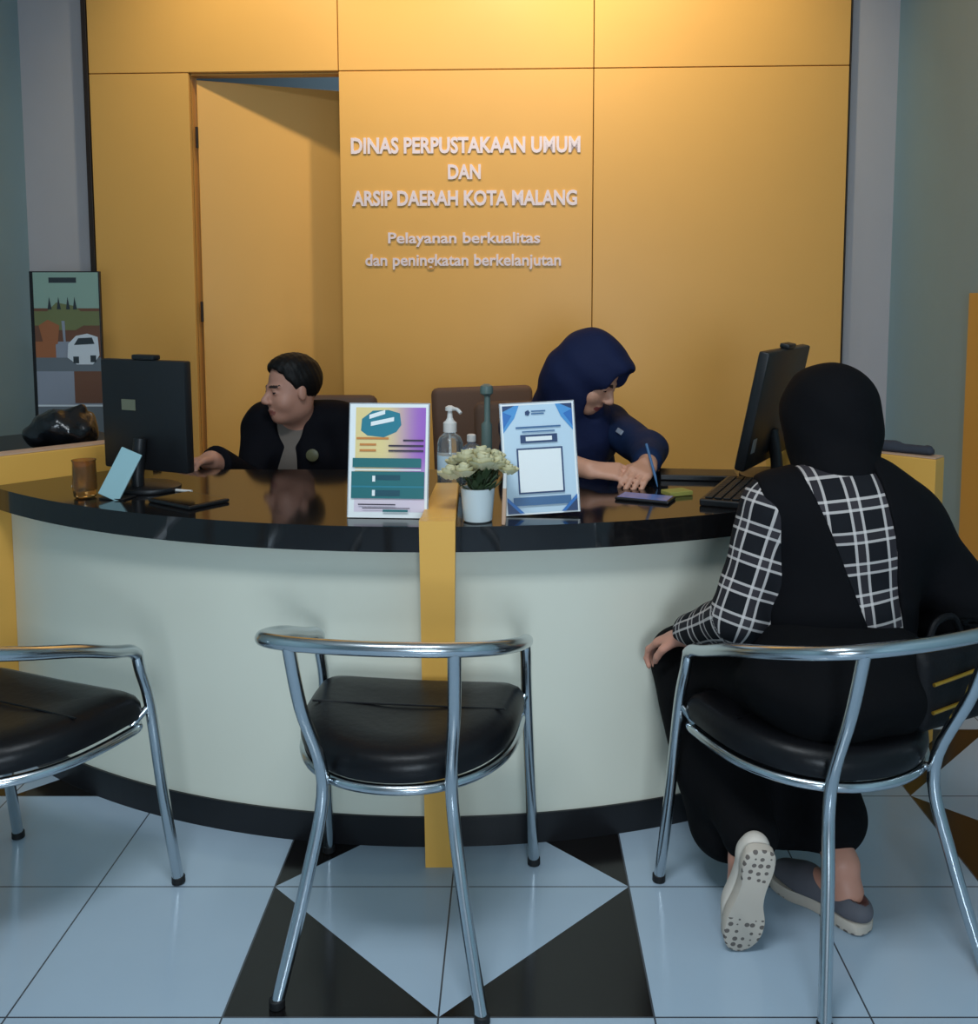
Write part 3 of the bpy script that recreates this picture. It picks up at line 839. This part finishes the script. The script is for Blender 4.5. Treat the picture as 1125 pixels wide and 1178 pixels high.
# left end of the desk
jr = empty('glass_jar', (-1.128, 2.530, ZD), 'small open amber glass jar left of the pale blue card on the desk', 'jar')
MB().lathe([(.022, 0), (.028, .004), (.031, .03), (.030, .06), (.029, .095), (.031, .10), (.028, .10), (.026, .095), (.026, .02)], n=28).build('body', M['amber'], jr, True)
cs = empty('card_holder', (-1.052, 2.495, ZD), 'pale blue card leaning upright in front of the left monitor', 'card', rz=-.25)
mtx = Matrix.Rotation(math.radians(19), 4, 'Y') @ Matrix.Rotation(-math.radians(22), 4, 'X')
MB().box((-.035, -.003, .004), (.028, .003, .138), .002, mtx).build('card', M['card_blue'], cs)
MB().box((-.03, .0, 0), (.045, .055, .004), .001).build('foot', M['black_plastic'], cs)
tag(MB().tube([(-1.00, 2.635, ZD+.004), (-.865, 2.585, ZD+.004)], .004, 8).build('white_pen', M['white_plastic']), 'thin white pen lying on the desk under the left monitor', 'pen')
tag(MB().box((-.019, -.010, 0), (.019, .010, .0015)).build('paper_slip', M['paper'], loc=(-1.215, 2.690, ZD), rz=.3), 'tiny white paper slip at the left end of the desk', 'paper')
mo = empty('tablet_computer', (-.835, 2.470, ZD), 'flat black tablet lying on the desk between the left monitor and notice', 'tablet', rz=-.62)
MB().box((-.085, -.062, 0), (.085, .062, .009), .003).build('casing', M['black_plastic'], mo)
MB().box((-.078, -.055, .0092), (.078, .055, .0098)).build('screen', M['screen'], mo)

# right end of the desk
ph = empty('mobile_phone', (.345, 2.500, ZD), 'dark phone with a bluish screen on the desk before the clerk in navy', 'phone', rz=1.15)
MB().box((-.037, -.072, 0), (.037, .072, .008), .003).build('casing', M['black_plastic'], ph)
MB().box((-.033, -.066, .0082), (.033, .066, .0088)).build('screen', M['phone_blue'], ph)
tag(MB().box((-.035, -.025, 0), (.035, .025, .012), .002).build('note_pad', M['note_green'], loc=(.438, 2.565, ZD), rz=.4), 'small yellow-green note pad between the phone and the keyboard', 'note pad')
kb = empty('keyboard', (.600, 2.555, ZD), 'black computer keyboard in front of the right monitor', 'keyboard', rz=-.42+PI/2)
MB().box((-.17, -.065, 0), (.17, .065, .018), .004).build('casing', M['black_plastic'], kb)
mb = MB()
for r_ in range(5):
    for c_ in range(15):
        mb.box((-.16+c_*.0214, -.056+r_*.0225, .0182), (-.16+c_*.0214+.018, -.056+r_*.0225+.019, .023), .0015, seg=1)
mb.build('keys', M['rubber'], kb)
bk = empty('folder', (.540, 2.81, ZD), 'dark closed folder lying on the back of the desk beside the keyboard', 'folder', rz=-.12)
MB().box((-.11, -.055, 0), (.11, .055, .016), .003).build('cover', M['black_plastic'], bk)
MB().box((-.105, -.051, .003), (.1105, .0555, .013)).build('pages', M['brown_chair'], bk)

# dark cloth bundle draped on the right end panel
F = SDF(.006)
e = V((math.sin(AR), -math.cos(AR), 0)); t = V((-e.y, e.x, 0))
def fp(r, k, z): p = DC+e*r+t*k; return (p.x, p.y, z)
F.cap(fp(1.52, .035, .876), fp(1.90, .04, .877), .014, .017, .02).cap(fp(1.70, .035, .884), fp(1.80, .04, .886), .012, .012)
F.cap(fp(1.88, .088, .872), fp(1.89, .092, .80), .018, .016).cap(fp(1.72, .088, .872), fp(1.78, .090, .815), .018, .014)
F.disp(lambda X, Y, Z: .003*np.sin(70*X+40*Y)*np.sin(60*Z))
F.box(fp(1.6675, .0345, .4), (.0325, .28, .4665), np.array([[t.x, e.x, 0], [t.y, e.y, 0], [0, 0, 1]], np.float32), .001, .001, 'sub')
tag(F.build('jacket', [M['jacket_grey']], None), 'dark grey jacket folded over the right end panel of the counter', 'jacket')

# ------------------------------------------------------------------ chairs behind the counter
def office_chair(loc, rz, label):
    c = empty('office_chair', loc, label, 'chair', 'brown office chairs behind the counter', rz)
    mb = MB(); mb.box((-.23, -.035, .0), (.23, .035, .44), .03, Matrix.Translation((0, .24, .50)) @ Matrix.Rotation(-.15, 4, 'X'), 3); mb.build('backrest', M['brown_chair'], c, True)
    mb = MB(); mb.box((-.24, -.24, .40), (.24, .22, .455), .022, None, 3); mb.build('seat', M['brown_chair'], c, True)
    mb = MB(); mb.tube([(0, 0, .09), (0, 0, .40)], .026); mb.tube(spline([(0, .1, .385), (0, .30, .40), (0, .285, .56)], 5), .016); mb.build('column', M['black_plastic'], c, True)
    for k in range(5):
        a = 2*PI*k/5+.3
        l = MB(); l.tube([(0, 0, .09), (.26*math.cos(a), .26*math.sin(a), .065)], .016, 8); lo = l.build('leg', M['black_plastic'], c, True)
        MB().lathe([(.006, -.012), (.027, -.012), (.027, .012), (.006, .012)], (.26*math.cos(a), .26*math.sin(a), .0275), 16, Matrix.Rotation(PI/2, 3, 'X')).build('caster', M['rubber'], lo, True)
    return c
office_chair((-.77, 3.56, 0), 0, 'brown office chair under the man in the black blazer')
office_chair((.14, 3.36, 0), .2, 'brown office chair under the clerk in the navy headscarf')
c = office_chair((-.03, 3.95, 0), .35, 'empty brown office chair between the two clerks, behind the pump bottle')

# ------------------------------------------------------------------ the man at the left
OM = (-.77, 3.50, 0)
man = empty('person', OM, 'person in black blazer and grey shirt looking left behind the counter', 'person')
hc = np.array((-.775, 3.395, 1.003)); HR = rotm((0, .05, 1), (-.80, -.60, -.04))
armL = [(-.900, 3.48, .850), (-.900, 3.34, .66), (-.960, 3.06, .806)]
armR = [(-.610, 3.48, .855), (-.565, 3.40, .62), (-.68, 3.15, .58)]
def man_base(F, g=0., legs=True):
    F.ell((-.77, 3.50, .72), (.175, .115, .19), None, .05, grow=g).ell((-.77, 3.51, .56), (.16, .12, .14), None, .05, grow=g)
    F.cap((-.875, 3.485, .872), (-.645, 3.49, .872), .060+g, .060+g, .05)
    for A, r in ((armL, (.055, .044, .034)), (armR, (.055, .044, .034))):
        F.cap(A[0], A[1], r[0]+g, r[1]+g, .03).cap(A[1], A[2], r[1]+g, r[2]+g, .015)
F = SDF(.0045)
man_base(F)
add_head(F, hc, HR, 1.0, neck=(-.77, 3.475, .87))
F.ell((-.77, 3.52, .50), (.17, .15, .09), None, .05)
for s in (-1, 1):
    F.cap((-.77+s*.09, 3.48, .50), (-.77+s*.11, 3.10, .50), .075, .055, .03).cap((-.77+s*.11, 3.10, .50), (-.77+s*.10, 3.14, .08), .052, .036, .02).cap((-.77+s*.10, 3.16, .045), (-.77+s*.11, 3.0, .03), .036, .026, .02)
add_hand(F, (-.960, 3.06, .812), (-.30, -1, .06), (.1, 0, -1), .95, .45, -1)
add_hand(F, (-.68, 3.15, .575), (-.7, -.4, -.05), (0, 0, -1), .95, .5, 1)
def face_mat(hc, HR, s=1.):
    def fn(c):
        q = (c-hc) @ HR / s
        m = np.zeros(len(c), int)
        br = (np.abs(np.abs(q[:, 0])-.030) < .019) & (np.abs(q[:, 2]-.017-.0) < .0045) & (q[:, 1] > .05)
        ey = ((np.abs(q[:, 0])-.031)**2/.010**2+(q[:, 2]+.004)**2/.0045**2 < 1) & (q[:, 1] > .05)
        lp = (q[:, 0]**2/.024**2+(q[:, 2]+.073)**2/.0115**2 < 1) & (q[:, 1] > .05)
        m[br] = 1; m[ey] = 2; m[lp] = 3
        return m
    return fn
F.build('body', [M['skin_man'], M['brow'], M['eye'], M['lip_m']], man, OM, face_mat(hc, HR))
# hair: short sides, fuller top
F = SDF(.004)
F.ell(T(hc, HR, (0, -.016, .036)), (.080, .100, .090), HR, .01).ell(T(hc, HR, (0, .002, .078)), (.064, .076, .045), HR, .02)
F.ell(T(hc, HR, (0, .075, .005)), (.074, .070, .074), HR, .012, 'sub')
for s in (-1, 1):
    F.ell(T(hc, HR, (s*.085, .062, -.02)), (.05, .052, .062), HR, .01, 'sub'); F.ell(T(hc, HR, (s*.080, .000, -.040)), (.03, .036, .044), HR, .008, 'sub')
F.half(T(hc, HR, (0, -.05, -.058)), HR @ np.array((0, .25, -1)), .01)
F.disp(lambda X, Y, Z: .0016*np.sin(240*X+70*Z)*np.sin(190*Y+60*Z))
F.build('hair', [M['hair']], man, OM, label='short black hair swept up on top')
# shirt inside the open blazer
F = SDF(.005); man_base(F, .006); F.cap((-.77, 3.475, .87), (-.772, 3.465, .905), .062, .060, .02)
F.half((0, 0, .50), (0, 0, -1)); F.half((-.90, 0, 0), (-1, 0, 0)); F.half((-.64, 0, 0), (1, 0, 0))
F.half((0, 3.425, .912), (0, -.35, 1))
F.build('shirt', [M['man_shirt']], man, OM, label='grey open-necked shirt')
# blazer with lapels open in front
F = SDF(.005); man_base(F, .020)
F.cap((-.885, 3.49, .868), (-.615, 3.49, .868), .070, .070, .04)
F.half((0, 0, .47), (0, 0, -1))
F.half((-.960, 3.085, .806), (-.15, -1, .2))
F.ell((-.785, 3.36, .90), (.052, .16, .10), None, .012, 'sub')
F.cap((-.788, 3.33, .88), (-.798, 3.345, .60), .060, .053, .012, 'sub')
F.ell((-.773, 3.44, .935), (.064, .075, .085), None, .01, 'sub')
F.disp(lambda X, Y, Z: .003*np.sin(38*Z+22*X)*np.sin(26*X-12*Y))
bz = F.build('blazer', [M['blazer']], man, OM, label='black blazer')
bd = MB().lathe([(.022, 0), (.022, .004), (.017, .006)], (0, 0, 0), 24, Matrix.Rotation(PI/2, 3, 'X')).build('badge', M['badge'], bz, True, label='round olive badge on the chest')
bd.location = V((-.700, 3.363, .775))-V(OM)
F = SDF(.007)
F.ell((-.77, 3.52, .50), (.185, .165, .085), None, .04)
for s in (-1, 1): F.cap((-.77+s*.09, 3.48, .505), (-.77+s*.11, 3.10, .50), .088, .066, .03).cap((-.77+s*.11, 3.10, .50), (-.77+s*.10, 3.14, .09), .064, .058, .03)
F.build('trousers', [M['black_trouser']], man, OM)
for s in (-1, 1):
    F = SDF(.005); F.ell((-.77+s*.11, 3.06, .035), (.046, .125, .038), None, .02).box((-.77+s*.11, 3.06, .012), (.046, .13, .012), None, .01).half((0, 0, .001), (0, 0, -1))
    F.build('shoe', [M['rubber']], man, OM)

# ------------------------------------------------------------------ the woman in navy
OW = (.17, 3.30, 0)
wom = empty('person', OW, 'person in navy headscarf and uniform writing with bare forearm behind the counter', 'person')
hc = np.array((.247, 3.045, 1.080)); HR = rotm((.45, -.18, 1), (.80, -.50, -.62))
wl_ = [(.02, 3.17, .905), (.02, 2.93, .862), (.215, 2.705, .842)]       # her right arm, nearer the camera
wr_ = [(.325, 3.19, .900), (.412, 2.95, .858), (.385, 2.75, .846)]
def wom_base(F, g=0.):
    F.ell((.175, 3.24, .74), (.155, .115, .19), None, .05, grow=g).ell((.17, 3.29, .56), (.155, .125, .14), None, .05, grow=g)
    F.cap((.045, 3.19, .905), (.305, 3.20, .905), .052+g, .052+g, .05)
    for A in (wl_, wr_):
        F.cap(A[0], A[1], .050+g, .040+g, .03)
F = SDF(.0045)
wom_base(F)
for A in (wl_, wr_): F.cap(A[1], A[2], .039, .027, .012)
add_head(F, hc, HR, .96, neck=(.19, 3.17, .93), ears=False)
F.ell((.17, 3.32, .50), (.175, .15, .09), None, .05)
for s in (-1, 1):
    F.cap((.17+s*.09, 3.28, .50), (.19+s*.10, 2.92, .50), .075, .055, .03).cap((.19+s*.10, 2.92, .50), (.19+s*.09, 2.98, .08), .052, .036, .02).cap((.19+s*.09, 2.99, .04), (.19+s*.10, 2.85, .03), .034, .026, .02)
add_hand(F, wl_[2], (1, -.25, -.02), (.1, .45, -.85), .92, .75, 1, .05)
add_hand(F, wr_[2], (-.45, -1, -.12), (-.35, .1, -.9), .92, .7, -1, .05)
F.build('body', [M['skin_woman'], M['brow'], M['eye'], M['lip_w']], wom, OW, face_mat(hc, HR, .96))
F = SDF(.005); wom_base(F, .016)
F.cap(wl_[1], tuple(np.array(wl_[1])*.62+np.array(wl_[2])*.38), .056, .052, .03)
F.cap(wr_[1], tuple(np.array(wr_[1])*.30+np.array(wr_[2])*.70), .056, .044, .03)
F.disp(lambda X, Y, Z: .003*np.sin(52*Z+20*X)*np.sin(33*X-22*Y))
F.half((0, 0, .46), (0, 0, -1))
un = F.build('uniform', [M['navy_uniform']], wom, OW, label='navy uniform blouse with pushed-up sleeve')
ta = V((.335, -.925, -.16)); tn = V((-.75, -.38, .54)); tx = ta.normalized(); ty = -(tn-tx*tn.dot(tx)).normalized(); tz = tx.cross(ty)
tm = Matrix((tx, ty, tz)).transposed().to_4x4()
tg = MB().box((-.018, -.003, -.008), (.018, .003, .008), .002, tm).build('name_tag', M['name_tag'], un, label='pale sleeve patch')
tg.location = V((.3815, 3.036, .873))-ty*.064-V(OW)
# headscarf: dome, brim, cape over the chest, opening at the face
F = SDF(.0045)
t_ = lambda *p: T(hc, HR, p)
F.ell(t_(0, -.022, .034), (.094, .116, .106), HR, .03)
F.ell(t_(0, .030, .040), (.078, .078, .078), HR, .03)
F.cap(t_(0, -.05, -.05), (.165, 3.20, .93), .100, .105, .05)
F.cap(t_(0, .01, -.105), (.215, 3.12, .92), .062, .10, .05)
F.ell((.19, 3.185, .875), (.170, .118, .125), None, .05)
F.ell((.205, 3.115, .84), (.105, .075, .14), None, .04)
F.cap(t_(-.022, .082, .082), t_(.022, .082, .082), .018, .018, .03).cap(t_(0, .082, .092), t_(0, .106, .094), .012, .005, .02)
F.ell(t_(0, .080, -.028), (.052, .080, .086), HR, .012, 'sub')
F.ell(t_(0, .112, .020), (.056, .060, .074), HR, .010, 'sub')
F.disp(lambda X, Y, Z: .0035*np.sin(46*X+30*Z)*np.sin(24*Z-30*Y))
F.half((0, 0, .745), (.1, 0, -1), .01)
F.build('headscarf', [M['navy']], wom, OW, label='navy headscarf falling over the chest')
F = SDF(.007)
F.ell((.17, 3.32, .50), (.19, .165, .085), None, .04)
for s in (-1, 1): F.cap((.17+s*.09, 3.28, .505), (.19+s*.10, 2.92, .50), .088, .068, .03).cap((.19+s*.10, 2.92, .50), (.19+s*.09, 2.98, .09), .066, .07, .03)
F.build('trousers', [M['navy_uniform']], wom, OW)
for s in (-1, 1):
    F = SDF(.005); F.ell((.19+s*.095, 2.92, .035), (.043, .12, .036), None, .02).box((.19+s*.095, 2.92, .012), (.043, .122, .012), None, .01).half((0, 0, .001), (0, 0, -1))
    F.build('shoe', [M['rubber']], wom, OW)
tag(MB().tube([(.400, 2.655, .803), (.395, 2.668, .83), (.375, 2.71, .915)], .004, 8, rr=[.0012, .004, .004]).build('writing_pen', M['ink_slate']), 'pen held in the hand of the clerk in navy', 'pen')

# ------------------------------------------------------------------ the visitor
OV = (.655, 1.958, 0)
vis = empty('person', OV, 'person in black headscarf and plaid shirt seated at right with back turned', 'person')
hc = np.array((.682, 2.115, 1.053)); HR = rotm((0, .15, 1), (-.34, .93, -.10))
vl = [(.535, 1.99, .875), (.468, 1.965, .665), (.395, 2.155, .560)]
vr = [(.826, 2.03, .835), (.970, 2.03, .65), (.80, 2.24, .585)]
hipL, kneeL, ankL = (.585, 1.965, .515), (.425, 2.275, .455), (.492, 1.925, .215)
hipR, kneeR, ankR = (.725, 1.985, .515), (.630, 2.330, .455), (.705, 1.985, .115)
def vt(F, g=0.):
    F.ell((.690, 2.005, .835), (.172, .112, .135), None, .05, grow=g).ell((.672, 1.985, .67), (.150, .112, .16), None, .05, grow=g).ell((.660, 1.975, .535), (.175, .140, .085), None, .05, grow=g)
    F.cap((.545, 2.0, .895), (.70, 2.03, .90), .054+g, .052+g, .05).cap((.70, 2.03, .90), (.82, 2.035, .86), .052+g, .052+g, .05)
F = SDF(.0045)
vt(F)
for A in (vl, vr): F.cap(A[0], A[1], .048, .040, .03).cap(A[1], A[2], .039, .027, .015)
add_head(F, hc, HR, 1., neck=(.69, 2.045, .92), ears=False)
for a, b, c in ((hipL, kneeL, ankL), (hipR, kneeR, ankR)):
    F.cap(a, b, .078, .056, .03).cap(b, c, .054, .034, .02)
F.cap(ankL, (.484, 1.915, .17), .034, .032, .02).cap((.484, 1.925, .19), (.466, 1.915, .05), .032, .026, .02)
F.cap(ankR, (.708, 1.975, .07), .034, .033, .02).cap((.712, 1.965, .062), (.625, 2.078, .042), .033, .026, .02)
add_hand(F, vl[2], (-.50, .86, -.42), (.25, -.05, -1), .95, .6, 1)
add_hand(F, vr[2], (-.7, .7, -.1), (0, 0, -1), .95, .5, -1)
F.build('body', [M['skin_visitor'], M['brow'], M['eye'], M['lip_w']], vis, OV, face_mat(hc, HR))
# plaid shirt
def seg_uv(P, a, b):
    a = np.array(a); b = np.array(b); ba = b-a; L = np.linalg.norm(ba); d = ba/L
    tt = (P-a) @ d
    off = P-a-np.outer(np.clip(tt, 0, L), d)
    ref = np.array((0, -1., 0)); ref = ref-d*(ref @ d); ref /= np.linalg.norm(ref); oth = np.cross(d, ref)
    ang = np.arctan2(off @ oth, off @ ref)
    return ang, tt, np.linalg.norm(off, axis=1), L
def shirt_uv(P):
    P = np.asarray(P); u = P[:, 0]-(P[:, 2]-.8)*-.10; v = P[:, 2]-.12*P[:, 0]
    uv = np.stack([u, v], 1)
    a1, t1, d1, L1 = seg_uv(P, vl[0], vl[1]); a2, t2, d2, L2 = seg_uv(P, vl[1], vl[2])
    d1 = np.where(P[:, 0] < .553-(P[:, 2]-.87)*.1*0, d1, 9); d1 = np.where((P[:, 0] < .545), d1, 9)
    near = (d1 < .095) | (d2 < .075) & (P[:, 0] < .52)
    f = d2 < d1
    uu = np.where(f, a2*.055, a1*.06); vv = np.where(f, -(t2+L1), -t1)
    uv[near, 0] = uu[near]+.03; uv[near, 1] = vv[near]
    return uv
F = SDF(.0045); vt(F, .012)
F.cap(vl[0], vl[1], .064, .058, .025).cap(vl[1], tuple(np.array(vl[1])*.12+np.array(vl[2])*.88), .056, .044, .02)
F.cap(vr[0], vr[1], .062, .056, .025).cap(vr[1], tuple(np.array(vr[1])*.12+np.array(vr[2])*.88), .055, .044, .02)
F.half((0, 0, .56), (0, 0, -1))
F.disp(lambda X, Y, Z: .0025*np.sin(44*Z+18*X)*np.sin(28*X-20*Y+8*Z))
F.build('shirt', [M['plaid']], vis, OV, uvfn=shirt_uv, label='black and white plaid shirt')
# headscarf: round dome
F = SDF(.0045); t_ = lambda *p: T(hc, HR, p)
F.ell(t_(.0, -.018, .022), (.101, .116, .110), HR, .03)
F.ell(t_(0, -.035, -.030), (.096, .098, .086), HR, .03)
F.cap(t_(0, -.025, -.06), (.69, 2.035, .945), .086, .092, .03)
F.ell(t_(0, .120, -.03), (.048, .075, .080), HR, .012, 'sub')
F.disp(lambda X, Y, Z: .0025*np.sin(40*X+34*Z)*np.sin(30*Z-20*Y))
F.half((0, 0, .915), (0, -.1, -1), .01)
hs = F.build('headscarf', [M['black_cloth']], vis, OV, label='black headscarf')
# the two ends of the scarf hanging over the back and the right shoulder
F = SDF(.0045); vt(F, .0185)
F.half((.598, 0, .95), (1, 0, .37)); F.half((.508, 0, .9), (-1, 0, -.06)); F.half((0, 2.03, 0), (0, 1, 0)); F.half((0, 0, .52), (0, 0, -1), .01)
F.build('scarf_end', [M['black_cloth']], hs, OV, label='scarf end down the back')
F = SDF(.005); vt(F, .020)
F.cap((.75, 2.02, .915), vr[0], .062, .076, .05).cap(vr[0], (.970, 2.03, .66), .076, .084, .04).cap((.970, 2.03, .66), (.95, 2.07, .62), .084, .072, .04).cap((.95, 2.07, .62), (.84, 2.20, .60), .066, .052, .03)
F.half((.742, 0, .95), (-1, 0, -.125)); F.half((0, 0, .585), (0, 0, -1), .01)
F.disp(lambda X, Y, Z: .003*np.sin(34*X+20*Z)*np.sin(22*Z-24*Y))
F.build('scarf_end', [M['black_cloth']], hs, OV, label='scarf end over the right shoulder and arm')
# wide black trousers
F = SDF(.006)
F.ell((.650, 1.935, .545), (.190, .160, .090), None, .05).ell((.660, 1.95, .62), (.176, .142, .080), None, .04).cap((.60, 1.86, .50), (.77, 1.90, .50), .055, .055, .05)
F.cap(hipL, kneeL, .100, .078, .05).cap(kneeL, (.470, 2.10, .28), .082, .095, .05).cap((.440, 2.20, .38), (.480, 2.09, .155), .085, .088, .05).cap((.470, 2.10, .28), (.494, 1.935, .215), .085, .060, .04)
F.cap(hipR, kneeR, .100, .080, .05).cap(kneeR, (.700, 2.055, .185), .090, .082, .05).cap((.56, 2.16, .38), (.59, 2.10, .17), .09, .075, .06)
F.disp(lambda X, Y, Z: .004*np.sin(40*X+14*Z)*np.sin(16*Z-26*Y))
F.half((0, 2.05, .085), (0, .12, -1), .01)
F.build('trousers', [M['black_trouser']], vis, OV, label='wide black trousers')
# shoes: local y runs heel to toe, sole at z = 0
def shoe(name, heel, toe, up, upper, label, side=1, loafer=False):
    y = (V(toe)-V(heel)).normalized(); z = V(up); z = (z-y*z.dot(y)).normalized(); x = y.cross(z)
    r = bpy.data.objects.new(name, None); COL.objects.link(r); r.parent = vis; r['label'] = label
    Mx = Matrix(((x[0], y[0], z[0], heel[0]-OV[0]), (x[1], y[1], z[1], heel[1]-OV[1]), (x[2], y[2], z[2], heel[2]-OV[2]), (0, 0, 0, 1)))
    r.matrix_local = Mx
    ctrl = [(0, .0), (.026, .008), (.033, .04), (.028, .09), (.030, .13), (.043, .175), (.038, .22), (.012, .246), (-.018, .242), (-.036, .21), (-.039, .165), (-.031, .12), (-.028, .08), (-.033, .04), (-.026, .008)]
    ol = spline([(side*a, b, 0) for a, b in ctrl], 4, True)
    cen = V((0, .122, 0))
    mb = MB(); mb.loft([[V(((p.x)*s, (p.y-.122)*s+.122, z_)) for p in ol] for s, z_ in ((.94, 0), (1, .004), (1.01, .022), (.96, .026))])
    mb.build('sole', M['sole'], r, True, label='pale moulded sole')
    F = SDF(.004)
    F.ell((0, .18, .035), (.037, .062, .034), None, .02).cap((0, .04, .042), (0, .15, .044), .030, .034, .03).cap((0, .02, .042), (0, .04, .045), .026, .03, .02)
    F.half((0, 0, .0262), (0, 0, -1), .004)
    F.ell((0, .05, .095), (.023, .060, .042), None, .006, 'sub')
    F.build('upper', [M[upper], M['insole']], r, matfn=lambda c: ((c[:, 0]/.026)**2+((c[:, 1]-.05)/.066)**2+((c[:, 2]-.095)/.047)**2 < 1).astype(int))
    return r
shoe('shoe', (.492, 1.818, .242), (.456, 1.862, .004), (-.05, 1, .05), 'shoe_cream', 'cream shoe with its sole turned up to the viewer', 1)
shoe('shoe', (.742, 1.918, .001), (.598, 2.112, .001), (0, 0, 1), 'shoe_grey', 'grey and white slip-on shoe flat on the floor', -1)

# black bag with gold zips on the visitor's chair
bg = empty('shoulder_bag', (.877, 1.918, 0), 'black shoulder bag with two gold zips beside the visitor on the chair', 'bag', rz=.48)
F = SDF(.006)
F.box((.0, .0, .552), (.110, .042, .086), None, .03, .01).disp(lambda X, Y, Z: .0015*np.sin(30*X)*np.sin(26*Z))
F.build('body', [M['bag_fabric']], bg)
for z in (.572, .515):
    mb = MB(); mb.tube([(-.085+.0205*i, -.0450-.001*math.sin(PI*i/8), z+.0015*i) for i in range(9)], .0038, 8); mb.build('zip', M['gold'], bg, True, label='gold zip')
mb = MB(); mb.tube(spline([(-.05, 0, .635), (-.03, .0, .675), (.02, .0, .68), (.05, .0, .635)], 6), .007, 8); mb.build('strap', M['bag_fabric'], bg, True)

# ------------------------------------------------------------------ light
def light(name, kind, loc, energy, col, rot=(0, 0, 0), **kw):
    l = bpy.data.lights.new(name, kind); l.energy = energy; l.color = col
    for k, v in kw.items(): setattr(l, k, v)
    o = bpy.data.objects.new(name, l); COL.objects.link(o); o.location = loc; o.rotation_euler = rot
    return o
for x, e_, c_ in ((-.95, 60, (1, .88, .62)), (.12, 86, (1, .90, .80)), (.95, 64, (1, .87, .60))):
    p = wl(x, -.92, 3.40)
    light('downlight', 'SPOT', p, e_, c_, (math.radians(44), 0, WA), spot_size=math.radians(96), spot_blend=1., shadow_soft_size=.05)
light('back_room_fill', 'POINT', (-.9, 5.9, 3.1), 9, (.80, .92, 1), shadow_soft_size=.15)  # added fill light, brightens the back room above the door; not a real lamp
light('ceiling_lamp', 'AREA', (-.3, .5, 3.42), 62, (.86, .94, 1), (0, 0, 0), shape='RECTANGLE', size=1.2, size_y=.6)
light('daylight', 'AREA', (.25, -1.6, 1.25), 46, (.74, .88, 1), (math.radians(90), 0, 0), shape='RECTANGLE', size=.75, size_y=.7)
w = bpy.data.worlds.new('world'); S.world = w; w.use_nodes = True
bgn = w.node_tree.nodes['Background']; bgn.inputs[0].default_value = (.62, .78, .92, 1); bgn.inputs[1].default_value = .24

# ------------------------------------------------------------------ camera
cam = bpy.data.cameras.new('camera'); co = bpy.data.objects.new('camera', cam); COL.objects.link(co)
co.location = (0, 0, 1.33); co.rotation_euler = (math.radians(90)-math.atan(105/1120), 0, 0)
cam.sensor_fit = 'HORIZONTAL'; cam.sensor_width = 36; cam.lens = 36*1120/1125
cam.shift_x = -27.5/1125; cam.shift_y = -(589-445)/1125
cam.clip_start = .05
S.camera = co
S.view_settings.view_transform = 'Standard'; S.view_settings.look = 'None'; S.view_settings.gamma = 1; S.view_settings.exposure = 0
S.view_settings.use_curve_mapping = False
